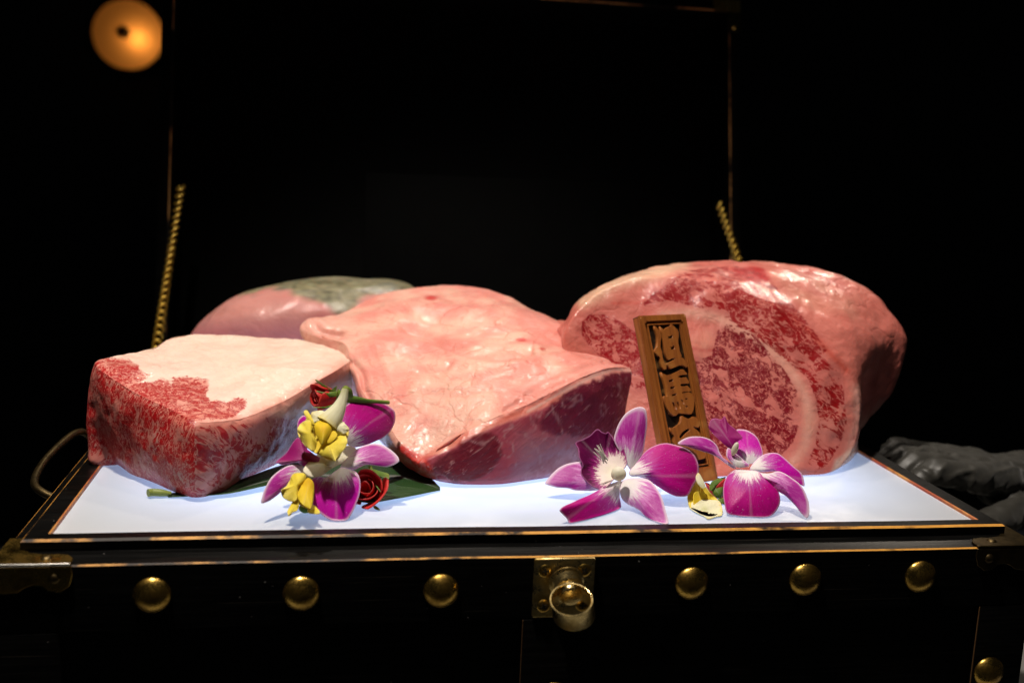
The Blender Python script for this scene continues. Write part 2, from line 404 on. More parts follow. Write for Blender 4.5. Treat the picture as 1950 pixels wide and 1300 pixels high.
# ================================================================== MEAT
def loft(rings, nu, per):
    """closed surface through K-point rings; the first and the last ring are poles"""
    R = np.asarray(rings, float)                       # (r, K, 3)
    G = np.stack([crom(r, nu, True) for r in R])       # (r, nu, 3)
    G = crom(G, (len(R)-1)*per+1, False)               # (nv, nu, 3)
    return G
def loft_mesh(G):
    nv, nu = G.shape[:2]
    V = np.concatenate([G[0].mean(0)[None], G[1:-1].reshape(-1, 3), G[-1].mean(0)[None]])
    m = nv-2; Fc = []
    idx = 1+np.arange(m*nu).reshape(m, nu); nx = np.roll(idx, -1, 1)
    Q = np.stack([idx[:-1], nx[:-1], nx[1:], idx[1:]], -1).reshape(-1, 4).tolist()
    Q += [(0, int(nx[0, i]), int(idx[0, i])) for i in range(nu)]
    Q += [(len(V)-1, int(idx[-1, i]), int(nx[-1, i])) for i in range(nu)]
    return V, Q
def normals(V, Q):
    N = np.zeros_like(V); q = np.array([f if len(f) == 4 else (*f, f[2]) for f in Q])
    n = np.cross(V[q[:, 2]]-V[q[:, 0]], V[q[:, 3]]-V[q[:, 1]])
    for k in range(4): np.add.at(N, q[:, k], n)
    return N/(np.linalg.norm(N, axis=1)[:, None]+1e-12)
def orient(V, Q):
    N = normals(V, Q)
    if ((V-V.mean(0))*N).sum() < 0: Q = [tuple(f)[::-1] for f in Q]; N = -N
    return Q, N
def sdf(P, poly):
    """signed distance in photo pixels, positive inside"""
    poly = np.asarray(poly, float); d = np.full(len(P), 1e9); ins = np.zeros(len(P), bool)
    for a, b in zip(poly, np.roll(poly, -1, 0)):
        e = b-a; t = np.clip(((P-a)@e)/(e@e+1e-9), 0, 1); q = P-a-t[:, None]*e
        d = np.minimum(d, np.hypot(q[:, 0], q[:, 1]))
        c = ((a[1] > P[:, 1]) != (b[1] > P[:, 1])) & (P[:, 0] < (b[0]-a[0])*(P[:, 1]-a[1])/(b[1]-a[1]+1e-12)+a[0])
        ins ^= c
    return np.where(ins, d, -d)
def linedist(P, pts):
    pts = np.asarray(pts, float); d = np.full(len(P), 1e9)
    for a, b in zip(pts[:-1], pts[1:]):
        e = b-a; t = np.clip(((P-a)@e)/(e@e+1e-9), 0, 1); q = P-a-t[:, None]*e; d = np.minimum(d, np.hypot(q[:, 0], q[:, 1]))
    return d
def mixc(c, k, f):
    f = np.clip(f, 0, 1)[:, None]; return c*(1-f)+np.asarray(k)[None]*f
def tps(XY, z, lam=2e-5):
    XY = np.asarray(XY); n = len(XY); sc_ = 20.
    X = XY*sc_; U = lambda d2: d2*np.log(d2+1e-9)
    K = U(((X[:, None]-X[None])**2).sum(-1))+np.eye(n)*lam*sc_**2*50; Pm = np.c_[np.ones(n), X]
    A = np.block([[K, Pm], [Pm.T, np.zeros((3, 3))]]); w_ = np.linalg.solve(A, np.r_[z, np.zeros(3)])
    def f(q):
        q = np.asarray(q)*sc_; return U(((q[:, None]-X[None])**2).sum(-1))@w_[:n]+np.c_[np.ones(len(q)), q]@w_[n:]
    return f
def block(T, B, ctr, zc, bulge=(.002, .003, .002), dome=.002, nu=420, per=11, edge=.012, inset2=.07):
    T = np.asarray(T, float); B = np.asarray(B, float); ctr = np.asarray(ctr, float)
    mid = (T+B)/2; nx = np.roll(mid, -1, 0)-np.roll(mid, 1, 0)
    out = np.stack([nx[:, 1], -nx[:, 0], 0*nx[:, 0]], 1); out /= np.linalg.norm(out, axis=1)[:, None]+1e-9
    cm = np.append(ctr, 0)
    if ((mid-cm)*out)[:, :2].sum() < 0: out = -out
    def ins(R, s, z=None, dz=0):
        C = np.append(ctr, 0)[None]; Q = R*(1-s)+C*s
        Q[:, 2] = (R[:, 2]*(1-s)+zc*s+dz) if z is None else z
        return Q
    rings = [ins(B, .999, 0.0006), ins(B, .55, 0.0006), ins(B, .10, 0.0008), ins(B, .02, None)+0]
    rings[3][:, 2] = B[:, 2]+.0035
    for f, b in zip((.28, .58, .86), bulge): rings.append(B*(1-f)+T*f+out*b)
    top = tps(T[:, :2], T[:, 2])
    def ins(R, s, z=None, dz=0):
        Q = R*(1-s)+cm[None]*s; f = min(1, s*9)
        Q[:, 2] = R[:, 2]*(1-f)+top(Q[:, :2])*f+dz; return Q
    rings += [ins(T, edge, None, 0), ins(T, inset2, None, dome*.5), ins(T, .25, None, dome), ins(T, .5, None, dome*1.3), ins(T, .8, None, dome*1.1), ins(T, .999, None, dome)]
    return loft(rings, nu, per)
def finish_meat(name, G, disp, bumps=(), mat=None):
    V, Q = loft_mesh(G); Q, N = orient(V, Q)
    for (c, amp, rad) in bumps:
        d2 = ((V-np.asarray(c))**2).sum(1); V = V+N*(amp*np.exp(-d2/rad**2))[:, None]
    Q, N = orient(V, Q)
    h = 0
    for sc, amp, o, s in disp: h = h+amp*fbm(V, sc, o, s)
    low = sst(V[:, 2], 0, .006)
    V = V+N*(h*low)[:, None]; V[:, 2] = np.maximum(V[:, 2], .0006)
    V0 = V
    return V, Q, N
def fold(V, N, line, wd, depth, lip=.5):
    P_ = projv(V); vis = (N@fw) < .1
    d = linedist(P_, crom(np.array(line, float), 40, False)); k = np.exp(-(d/wd)**2)-lip*np.exp(-((d-wd*2.2)/(wd*1.2))**2)
    return V-N*(depth*k*vis)[:, None], np.exp(-(d/(wd*1.3))**2)*vis
def meat_mat(name, flecks, mn=.5, rough=.30, sss=.25, fine=.35, wet=(.35, .75), lumps=120, fib=None, coat=.25):
    m = Mat(name); o = m.obj(); col = m.attr('Col', 'Color'); lean = m.attr('Lean', 'Color')
    base = col; relief = None
    wob = m.noise(o, 60, 3, .6)
    for (att, scale, d, stretch, thr, wd, detail, dist, clus) in flecks:
        z = Vector(d).normalized(); R = frame_to(z, (0, 0, 0)).to_3x3().transposed().to_euler()
        vec = m.mapping(m.mapping(o, (1, 1, 1), tuple(R)), (1, 1, 1/stretch))
        warp = m.mix(.006, vec, m.noise(vec, scale*.6, 2, .5, 0, 'Color'), 'LINEAR_LIGHT')
        cl = m.math('ADD', m.noise(warp, clus[0], 3, .6, dist), m.math('MULTIPLY', m.math('SUBTRACT', m.noise(warp, clus[0]*.3, 2), .5), .7))
        cl = m.ss(cl, thr-wd, thr+wd)
        web = m.math('ABSOLUTE', m.math('SUBTRACT', m.noise(warp, scale, detail, .55, .5), .5))
        web = m.ss(web, .008, clus[1])
        web2 = m.ss(m.noise(vec, scale*1.9, 2, .5), .34, .50, .85, 1.)
        f = m.math('MULTIPLY', m.math('MULTIPLY', cl, web), web2)
        a = m.math('ADD', m.attr(att), m.math('MULTIPLY', m.math('SUBTRACT', m.noise(o, 240, 3, .6), .5), mn))
        mk = m.ss(a, .47, .53)
        ff = m.math('MULTIPLY', f, mk)
        base = m.mix(ff, base, lean); relief = ff if relief is None else m.math('MAXIMUM', relief, ff)
    v1 = m.noise(o, 38, 4, .62, .8)
    base = m.mix(m.ss(v1, .35, .75, 0, .22), base, m.mix(1., base, (.98, .80, .74), 'MULTIPLY'))
    vein = m.math('ABSOLUTE', m.math('SUBTRACT', m.noise(o, 33, 3, .5, 1.4), .5))
    base = m.mix(m.math('MULTIPLY', m.ss(vein, .022, .0), m.math('MULTIPLY', m.attr('vein'), .33)), base, (.62, .13, .11))
    wv = m.mix(.012, o, m.noise(o, 45, 3, .5, 0, 'Color'), 'LINEAR_LIGHT')
    vor = m.n('TexVoronoi', {'Vector': wv, 'Scale': 42., 'Randomness': 1.}, feature='DISTANCE_TO_EDGE').outputs[0]
    crease = m.math('MULTIPLY', m.ss(vor, .075, .0), m.math('MULTIPLY', m.attr('vein'), m.ss(m.noise(o, 21, 2), .42, .58)))
    base = m.mix(m.math('MULTIPLY', crease, .30), base, m.mix(1., base, (.86, .50, .44), 'MULTIPLY'))
    wetn = m.noise(o, 55, 4, .6)
    bh = m.math('ADD', m.math('MULTIPLY', m.noise(o, lumps, 3, .55, .6), 1.0), m.math('MULTIPLY', m.noise(o, lumps*5, 2, .5), .22))
    bh = m.math('SUBTRACT', bh, m.math('MULTIPLY', crease, .55))
    if relief is not None: bh = m.math('SUBTRACT', bh, m.math('MULTIPLY', relief, .10))
    if fib is not None:
        z = Vector(fib).normalized(); R = frame_to(z, (0, 0, 0)).to_3x3().transposed().to_euler()
        fv = m.mapping(m.mapping(o, (1, 1, 1), tuple(R)), (1, 1, .08)); fn = m.noise(fv, 420, 3, .6, .4)
        k = m.math('MULTIPLY', m.attr('fibre'), 1.)
        base = m.mix(m.math('MULTIPLY', k, m.ss(fn, .58, .70, 0, .6)), base, (.42, .20, .20))
        bh = m.math('ADD', bh, m.math('MULTIPLY', m.math('MULTIPLY', fn, k), 1.1))
    r = m.ss(wetn, wet[0], wet[1], rough, rough+.28)
    m.P(Base_Color=base, Roughness=r, Normal=m.bump(bh, fine, .0022), Specular_IOR_Level=.28, Coat_Weight=coat, Coat_Roughness=.07,
        Subsurface_Weight=sss, Subsurface_Radius=(1., .28, .18), Subsurface_Scale=.0032)
    m.set(m.p, 'Coat Normal', m.bump(m.math('ADD', m.noise(o, lumps*1.6, 3, .6, .5), m.math('MULTIPLY', m.noise(o, lumps*7, 2), .25)), .42, .0022))
    return m.m
def put_meat(name, V, Q, mat, Colr, Lean, **at):
    o = mesh(name, V, Q, [mat], None, True); cattr(o, 'Col', Colr); cattr(o, 'Lean', Lean)
    for k, v in at.items(): fattr(o, k, v)
    return o
CREAM = np.array([.80, .60, .49]); PINK = np.array([.80, .47, .40]); ROSE = np.array([.70, .30, .26]); RED = np.array([.38, .007, .009]); DRED = np.array([.20, .010, .018])

# ---- strip loin block with the cut corner towards the viewer
TA = [(372, 806, .057), (420, 806, .068), (470, 797, .083), (520, 777, .100), (560, 757, .118), (610, 727, .140), (655, 700, .165), (668, 683, .195), (622, 657, .228), (540, 646, .245), (430, 641, .243), (335, 641, .228), (290, 662, .205), (258, 674, .182), (212, 684, .158), (186, 694, .142), (184, 706, .128), (215, 728, .110), (265, 757, .090), (320, 783, .072)]
BA = [(375, 955), (425, 941), (470, 916), (520, 893), (565, 868)]
TA3 = np.array([PY(*p) for p in TA]); BA3 = TA3.copy(); ca = np.array([-.195, .155])
BA3[:, :2] = ca+(TA3[:, :2]-ca)*.94; BA3[:, 2] = 0
for i, p in enumerate(BA): BA3[i] = PZ(*p, 0)
for i, p, z in ((13, (190, 850), .0), (14, (196, 858), .0), (15, (203, 868), .0), (16, (212, 884), .002), (17, (240, 902), .003), (18, (285, 918), .003), (19, (335, 945), .001)): BA3[i] = PZ(*p, z)
BA3[5] = PZ(618, 842, 0); BA3[6] = PZ(660, 815, 0); BA3[7] = (-.128, .195, 0)
BA3[13] = (-.285, .165, 0); BA3[14] = (-.290, .145, 0); BA3[15] = (-.288, .128, .001)
G = block(TA3, BA3, ca, .066, (.0020, .0035, .0022), .0022, edge=.016, inset2=.05)
V, Q, N = finish_meat('a', G, [(28, .0016, 2, 3), (70, .0013, 2, 9), (200, .0004, 2, 5)], [(PY(225, 705, .135), .003, .018), (PY(480, 720, .16), .003, .03), (PY(300, 850, .09), .0016, .012), (PY(250, 860, .10), -.002, .010)])
P = projv(V)
top_strip = [(150, 660), (200, 681), (245, 684), (262, 695), (268, 706), (285, 713), (276, 722), (262, 728), (296, 727), (303, 720), (322, 724), (326, 735), (330, 720), (352, 716), (376, 720), (386, 722), (397, 722), (398, 735), (393, 752), (396, 763), (414, 762), (432, 766), (446, 758), (462, 756), (470, 765), (466, 778), (448, 793), (420, 799), (395, 796), (372, 800), (372, 1000), (100, 1000)]
right_face = [(372, 815), (430, 812), (470, 806), (510, 795), (560, 800), (640, 770), (760, 720), (760, 1000), (372, 1000)]
s1 = sdf(P, top_strip); s2 = sdf(P, right_face)
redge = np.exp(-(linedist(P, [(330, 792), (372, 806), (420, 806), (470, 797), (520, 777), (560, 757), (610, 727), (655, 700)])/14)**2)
lw = fbm(V, 30, 3, 2)
C = np.tile(CREAM, (len(V), 1)); C = mixc(C, [.82, .55, .46], sst(lw, -.3, .8)*.35)
C = mixc(C, [.82, .56, .48], sst(-s1, 60, 0)*.5)
C = mixc(C, [.64, .22, .17], sst(s1, -2, 4)*.85)
C = mixc(C, [.46, .135, .11], sst(P[:, 1]-.62*(P[:, 0]-184)-705, 0, 14)*sst(s1, -2, 4)*.75)  # shade of the left face painted in, darker below the top edge
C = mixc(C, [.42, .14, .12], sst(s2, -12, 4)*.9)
C = mixc(C, [.66, .10, .06], redge*.55)  # red of light bleeding through at the shadow edge, painted along the rim
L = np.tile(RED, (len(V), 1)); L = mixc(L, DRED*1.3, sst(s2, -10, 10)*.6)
grey = sst(fbm(V, 55, 3, 31), .15, .6)*sst(P[:, 1], 800, 850)*sst(s1, 0, 15)
C = mixc(C, [.40, .26, .22], grey*.55)
MA = meat_mat('strip_loin_flesh', [('lean', 320, (.45, .40, .75), 2.6, .43, .032, 2, .6, (230, .045)), ('lean2', 170, (.75, .25, -.62), 5, .47, .045, 3, .9, (150, .045))], .5, .34, .12, .40)
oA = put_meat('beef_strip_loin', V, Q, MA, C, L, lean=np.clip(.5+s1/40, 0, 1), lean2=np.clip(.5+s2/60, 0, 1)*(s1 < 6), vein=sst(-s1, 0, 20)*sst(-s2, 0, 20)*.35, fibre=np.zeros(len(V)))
tag(oA, 'block of marbled raw beef with thick cream fat cap, on a green leaf', 'meat', 'cuts of raw beef on the panel')

# ---- big wedge of beef in the middle with a fat covered top
TBp = [(800, 875, .083), (842, 849, .083), (885, 824, .084), (945, 797, .088), (1005, 775, .094), (1065, 745, .103), (1118, 719, .118), (1170, 704, .138), (1220, 704, .160), (1240, 722, .188), (1186, 684, .222), (1128, 650, .250), (1062, 622, .275), (1008, 601, .295), (968, 573, .312), (905, 551, .328), (840, 546, .335), (765, 553, .330), (705, 574, .312), (655, 598, .285), (605, 610, .262), (574, 628, .246), (592, 642, .232), (640, 652, .212), (660, 668, .196), (672, 706, .170), (690, 752, .143), (728, 800, .117), (762, 848, .094)]
TB3 = np.array([PY(*p) for p in TBp]); cb = np.array([.0, .195])
BB3 = TB3.copy(); BB3[:, :2] = cb+(TB3[:, :2]-cb)*.90; BB3[:, 2] = 0
for i, p in ((0, (812, 919)), (1, (850, 928)), (2, (895, 931)), (3, (955, 929)), (4, (1015, 920)), (5, (1080, 907)), (6, (1140, 893)), (7, (1200, 872)), (8, (1238, 842))): BB3[i] = PZ(*p, 0)
BB3[9] = (.118, .19, 0); BB3[28] = PZ(762, 890, 0); BB3[27] = PZ(738, 868, 0); BB3[26] = PZ(716, 845, 0)
for i in (20, 21, 22, 23): BB3[i] = (-.085, .235-.012*(i-20), 0)
BB3[24] = (-.088, .19, 0); BB3[25] = (-.088, .172, 0); BB3[19] = (-.075, .265, 0)
G = block(TB3, BB3, cb, .070, (.0015, .003, .0022), .0035, nu=520, edge=.012, inset2=.045)
bumps = [(PY(960, 620, .25), .008, .055), (PY(830, 640, .22), -.007, .030), (PY(760, 600, .27), .005, .03), (PY(730, 660, .19), .003, .02), (PY(900, 740, .14), .004, .035), (PY(860, 860, .085), -.002, .012), (PY(600, 625, .248), .004, .012), (PY(645, 635, .225), -.004, .009), (PY(1040, 840, .10), .003, .018)]
V, Q, N = finish_meat('b', G, [(22, .0022, 2, 13), (60, .0010, 2, 19), (200, .00025, 2, 15)], bumps)
fcol = np.zeros(len(V))
for ln, wd, dp_ in (([(770, 628), (815, 640), (850, 658), (900, 675), (960, 680), (1010, 672)], 7, .0022), ([(745, 578), (770, 590), (780, 606), (765, 622)], 5, .0014), ([(1000, 752), (1060, 722), (1120, 698), (1180, 688)], 4, .0010), ([(960, 782), (1010, 756), (1070, 728)], 4, .0010),
                    ([(672, 690), (690, 712), (694, 740), (706, 762)], 5, .0016), ([(700, 655), (720, 690), (735, 735)], 4, .0009), ([(860, 720), (920, 715), (980, 700)], 4, .0008), ([(790, 700), (840, 706), (858, 690), (850, 672)], 4, .0008), ([(598, 618), (618, 634), (650, 638)], 5, .0020),
                    ([(800, 742), (860, 752), (930, 740)], 5, .0008), ([(1040, 640), (1090, 668), (1150, 690)], 4, .0007)):
    V, k_ = fold(V, N, ln, wd, dp_); fcol = np.maximum(fcol, k_)
P = projv(V)
front = [(735, 858), (765, 846), (800, 868), (835, 862), (862, 848), (885, 833), (945, 808), (1005, 786), (1050, 765), (1080, 748), (1118, 728), (1170, 713), (1200, 711), (1214, 716), (1235, 722), (1300, 800), (1300, 1000), (700, 1000)]
mus1 = [(826, 880), (850, 860), (880, 840), (915, 820), (935, 822), (945, 835), (952, 850), (960, 862), (950, 880), (930, 905), (905, 915), (870, 922), (835, 905), (815, 895)]
mus2 = [(1045, 765), (1080, 745), (1120, 724), (1170, 708), (1205, 706), (1250, 730), (1260, 800), (1180, 830), (1110, 832), (1060, 828), (1030, 815), (1022, 805), (1030, 785)]
flesh = [(744, 850), (770, 846), (800, 868), (824, 885), (832, 920), (780, 920), (745, 885)]
mus3 = [(1005, 890), (1030, 868), (1060, 862), (1100, 880), (1110, 900), (1050, 905), (1010, 903)]
sf = sdf(P, front); m1 = sdf(P, mus1); m2 = sdf(P, mus2); m3 = sdf(P, mus3); fl = sdf(P, flesh)
lw = fbm(V, 26, 3, 41); lw2 = fbm(V, 70, 3, 44); px_n = fbm(V, 160, 3, 47)*5
C = np.tile(np.array([.70, .25, .205]), (len(V), 1))
C = mixc(C, [.77, .47, .36], sst(lw+.35*lw2, -.25, .55)*.8)
C = mixc(C, [.72, .34, .29], sst(-lw+.5*lw2, .15, .9)*.55)
C = mixc(C, [.70, .34, .28], sst(P[:, 0], 720, 600)*.5)
C = mixc(C, [.62, .22, .18], fcol*.40)
for (qx, qy, rx, ry) in ((821, 567, 13, 5), (993, 647, 11, 4), (1033, 664, 6, 3)):
    C = mixc(C, [.55, .04, .035], np.exp(-(((P[:, 0]-qx)/rx)**2+((P[:, 1]-qy)/ry)**2)**2))
C = mixc(C, [.32, .05, .075], sst(sf+px_n*.5, -2, 6))
C = mixc(C, [.34, .16, .19], sst(sf, 0, 20)*sst(P[:, 0], 960, 1010)*sst(P[:, 1], 800, 860)*.7)
C = mixc(C, [.13, .007, .017], sst(m1+px_n*2.2, -3, 6)*.95)
C = mixc(C, [.14, .008, .028], sst(m2+px_n*2.2, -3, 6)*.95)
C = mixc(C, [.26, .06, .07], sst(m3+px_n*2, -3, 8)*.7)
C = mixc(C, [.52, .035, .026], sst(fl+px_n, -3, 6)*.95)
edge = np.exp(-(linedist(P, [(800, 872), (842, 852), (862, 845), (885, 830), (945, 803), (1005, 780), (1060, 755)])/7)**2)
C = mixc(C, [.58, .10, .06], edge*.7)
C = mixc(C, [.70, .42, .36], np.exp(-(linedist(P, [(1005, 783), (1080, 741), (1130, 716), (1170, 702), (1216, 706)])/3)**2)*.8)
cwe = np.exp(-((fbm(V, 55, 3, 53)+.05)/.035)**2)*sst(sf, 2, 12)
C = mixc(C, [.42, .22, .23], cwe*.5)
MB_ = meat_mat('beef_wedge_flesh', [], .5, .36, .24, .42, (.3, .7), 95, (.75, .3, .55), coat=.34)
oB = put_meat('beef_wedge', V, Q, MB_, C, np.tile(RED, (len(V), 1)), vein=sst(-sf, 0, 15)*.9, fibre=np.maximum(np.maximum(sst(m1, -3, 5), sst(m2, -3, 5)), sst(sf, 0, 8)*.5)+sst(fl, 0, 8)*.6)
tag(oB, 'wedge of raw beef with broad pink fat top and dark lean front', 'meat', 'cuts of raw beef on the panel')

# ---- rib eye roast, cut face leaning back behind the plaque
rim = [(1320, 912, .093), (1240, 885, .118), (1150, 820, .140), (1092, 735, .158), (1074, 660, .168), (1086, 612, .172), (1114, 576, .177), (1152, 549, .181), (1212, 530, .184), (1285, 526, .182), (1362, 540, .176), (1440, 568, .167), (1508, 608, .157), (1563, 652, .147), (1610, 702, .138), (1636, 745, .132), (1641, 792, .126), (1632, 842, .117), (1607, 884, .106), (1572, 908, .0965), (1500, 912, .094), (1410, 913, .093)]
RM = np.array([PY(*p) for p in rim]); RM[:, 2] = np.maximum(RM[:, 2], .0012)
mid_ = {5: (1078, 612, .190), 6: (1106, 574, .197), 7: (1150, 545, .203), 8: (1213, 523, .210), 9: (1300, 510, .215), 10: (1395, 510, .212), 11: (1485, 524, .204), 12: (1562, 556, .195), 13: (1625, 604, .185), 14: (1662, 660, .175), 15: (1642, 726, .170), 16: (1636, 790, .166), 17: (1630, 838, .160)}
sil = {5: (1080, 622, .215), 6: (1108, 584, .225), 7: (1152, 550, .238), 8: (1216, 524, .248), 9: (1312, 505, .255), 10: (1412, 500, .256), 11: (1504, 503, .254), 12: (1588, 521, .248), 13: (1664, 562, .238), 14: (1713, 624, .226), 15: (1722, 664, .217), 16: (1702, 735, .207), 17: (1684, 795, .197)}
M1 = RM+np.array([.004, .035, 0]); S1 = RM+np.array([.012, .078, 0])
for k, v in mid_.items(): M1[k] = PY(*v)
for k, v in sil.items(): S1[k] = PY(*v)
for R_, dy in ((M1, .03), (S1, .07)):
    for k in (0, 1, 19, 20, 21): R_[k, 2] = .0012
M1[18] = (.272, .150, .002); S1[18] = (.283, .190, .006); M1[19] = (.235, .135, .001); S1[19] = (.24, .175, .001)
S1[17] = (.300, .200, .018)
cc = RM.mean(0)
fc = cc+np.array([0, -.004, .002])
def shrink(R, c, s): return R*(1-s)+c*s
face = tps(RM[:, [0, 2]], RM[:, 1], 2e-4)
def fring(s):
    Q = RM*(1-s)+cc*s; f = min(1, s*6); Q[:, 1] = Q[:, 1]*(1-f)+face(Q[:, [0, 2]])*f-.002*math.sin(s*1.5); return Q
E1 = shrink(S1, S1.mean(0), .10)+np.array([-.004, .045, 0]); E2 = shrink(S1, S1.mean(0), .45)+np.array([-.006, .075, 0])
for R_ in (E1, E2): R_[:, 2] = np.maximum(R_[:, 2], .0015)
RIM2 = RM*.9+M1*.1
rings = [fring(.999), fring(.75), fring(.45), fring(.2), fring(.04), RIM2, RM*.45+M1*.55, M1, (M1+S1)/2+(M1-cc)/np.linalg.norm(M1-cc, axis=1)[:, None]*.002, S1, E1, E2, shrink(E2, E2.mean(0), .999)]
G = loft(rings, 520, 11)
V, Q, N = finish_meat('c', G, [(24, .0022, 2, 23), (60, .0015, 2, 29), (200, .0004, 2, 25)],
                      [(PY(1480, 600, .155), .0025, .02), (PY(1560, 745, .125), .003, .015), (PY(1660, 760, .165), -.004, .012), (PY(1530, 800, .115), .002, .015), (PY(1600, 620, .18), .003, .02)])
P = projv(V)
eye = [(1362, 652), (1366, 630), (1380, 618), (1408, 620), (1440, 640), (1466, 672), (1496, 706), (1517, 745), (1524, 795), (1512, 840), (1488, 866), (1440, 876), (1380, 868), (1310, 850), (1262, 800), (1258, 740), (1280, 700), (1322, 690), (1355, 676)]
lobe = [(1108, 640), (1108, 612), (1124, 599), (1150, 598), (1182, 612), (1212, 634), (1240, 652), (1256, 690), (1250, 740), (1210, 740), (1160, 700)]
cap = [(1222, 582), (1240, 562), (1262, 548), (1292, 520), (1330, 512), (1400, 506), (1450, 520), (1492, 560), (1530, 605), (1568, 655), (1592, 700), (1606, 740), (1612, 800), (1600, 845), (1575, 885), (1545, 905), (1540, 880), (1552, 845), (1560, 800), (1552, 750), (1535, 715), (1500, 688), (1440, 640), (1385, 606), (1320, 582), (1270, 572)]
topred = [(1392, 512), (1430, 505), (1455, 510), (1472, 536), (1440, 545), (1410, 530)]
top2 = [(1470, 512), (1540, 510), (1600, 530), (1625, 552), (1590, 548), (1530, 528)]
top3 = [(1480, 535), (1530, 540), (1578, 560), (1570, 566), (1520, 555)]
se = sdf(P, eye); sl = sdf(P, lobe); sc = sdf(P, cap); st = sdf(P, topred); st2 = sdf(P, top2); st3 = sdf(P, top3)
front_side = (V[:, 1] < .262)
lw = fbm(V, 26, 3, 61); px_n = fbm(V, 120, 3, 67)*7
C = np.tile(np.array([.60, .165, .130]), (len(V), 1))
C = mixc(C, [.66, .28, .205], sst(lw, -.1, .7)*.7)
C = mixc(C, [.76, .54, .36], np.exp(-(linedist(P, [(1110, 572), (1160, 540), (1230, 520), (1300, 507)])/16)**2)*.7)  # warm lit rim of the upper left edge, painted into the colour
C = mixc(C, [.55, .145, .125], sst(np.maximum(np.maximum(se, sc), sl), -22, 4)*.65)
band = np.exp(-(linedist(P, crom(np.array([(1262, 600), (1320, 596), (1380, 612), (1440, 646), (1492, 690), (1530, 745), (1540, 800), (1532, 850), (1505, 885)], float), 40, False))/11)**2)
C = mixc(C, [.70, .35, .27], band*.75)
C = mixc(C, [.66, .36, .30], np.exp(-(linedist(P, [(1632, 740), (1634, 800), (1618, 860)])/9)**2)*.6)
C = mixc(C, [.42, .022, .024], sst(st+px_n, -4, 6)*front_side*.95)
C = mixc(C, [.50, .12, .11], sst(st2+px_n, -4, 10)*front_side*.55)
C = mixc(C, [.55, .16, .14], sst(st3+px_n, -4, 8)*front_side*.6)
rededge = np.exp(-(linedist(P, [(1455, 548), (1500, 590), (1535, 625), (1555, 645), (1580, 672), (1612, 705)])/7)**2)
C = mixc(C, [.50, .07, .045], rededge*.7)
C = mixc(C, [.60, .08, .06], np.exp(-(linedist(P, [(1165, 577), (1215, 577), (1235, 570), (1262, 550)])/2.6)**2)*.6)
C = mixc(C, [.45, .05, .05], np.exp(-(linedist(P, [(1318, 663), (1345, 668), (1375, 664)])/3.5)**2)*.6)
C = mixc(C, [.36, .09, .08], sst(P[:, 0], 1646, 1660)*sst(P[:, 1], 700, 730)*.6)  # shade of the groove before the rear lobe, painted darker
C = mixc(C, [.66, .52, .44], sst(sdf(P, [(1580, 905), (1590, 875), (1625, 850), (1640, 830), (1650, 860), (1610, 905)]), -4, 6)*.7)
L = np.tile(np.array([.20, .004, .012]), (len(V), 1)); L = mixc(L, [.30, .006, .011], sst(sl, -6, 4)); L = mixc(L, [.31, .007, .008], sst(sc, -6, 4)*.85)
MC = meat_mat('rib_eye_flesh', [('lean', 270, (.62, .1, -.75), 1.8, .440, .030, 2, .7, (140, .034)), ('lean2', 210, (.72, .2, -.62), 3.0, .455, .045, 3, .7, (130, .04))], .18, .30, .12, .36, (.3, .7), 110, coat=.5)
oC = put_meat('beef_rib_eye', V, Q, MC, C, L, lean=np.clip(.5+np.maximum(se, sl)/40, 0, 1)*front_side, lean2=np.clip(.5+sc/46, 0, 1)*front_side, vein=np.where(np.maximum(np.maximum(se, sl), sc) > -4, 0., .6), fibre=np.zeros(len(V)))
tag(oC, 'tall rib eye roast with marbled cut face, leaning behind the wooden plaque', 'meat', 'cuts of raw beef on the panel')

# ---- long piece behind with a grey green skin
sect = [(362, 650), (372, 628), (395, 602), (430, 574), (475, 553), (530, 540), (600, 533), (690, 530), (745, 532), (780, 541), (805, 560), (825, 600)]
yc, ry = .392, .062
rings = []
for i, (px, py) in enumerate(sect):
    p = PY(px, py, yc); q = max(p[2], .02); k = math.sin(math.pi*min(max((i+.35)/(len(sect)-.3), .02), .98))**.45
    ring = []
    for t in np.linspace(0, 2*math.pi, 16, endpoint=False):
        cy, cz = math.cos(t), math.sin(t)
        sgn = lambda v, e: math.copysign(abs(v)**e, v)
        ring.append((p[0], yc+ry*k*sgn(cy, .8), q*.5+q*.5*sgn(cz, .72)))
    rings.append(ring)
rings = [np.tile(np.mean(rings[0], 0), (16, 1))*.5+np.array(rings[0])*.5]+rings+[np.tile(np.mean(rings[-1], 0), (16, 1))*.5+np.array(rings[-1])*.5]
rings = [np.tile(np.mean(rings[0], 0), (16, 1))+1e-6*np.array(rings[0])]+rings+[np.tile(np.mean(rings[-1], 0), (16, 1))+1e-6*np.array(rings[-1])]
G = loft(rings, 200, 10)
V, Q, N = finish_meat('d', G, [(22, .0022, 2, 71), (70, .0009, 2, 73)])
P = projv(V)
skin = [(455, 566), (520, 552), (548, 556), (570, 570), (600, 576), (622, 590), (650, 600), (672, 594), (690, 572), (720, 560), (745, 566), (800, 575), (840, 540), (780, 500), (500, 500), (430, 540)]
sk = sdf(P, skin); px_n = fbm(V, 90, 3, 77)*10; lw = fbm(V, 26, 3, 78); g2 = fbm(V, 240, 3, 79); g3 = fbm(V, 50, 3, 80)
C = np.tile(np.array([.52, .22, .19]), (len(V), 1)); C = mixc(C, [.42, .11, .10], sst(lw, 0, .8)*.6)
C = mixc(C, [.42, .14, .17], sst(P[:, 1], 590, 640)*.6)  # purple shade with the panel's glow, painted on the lower part
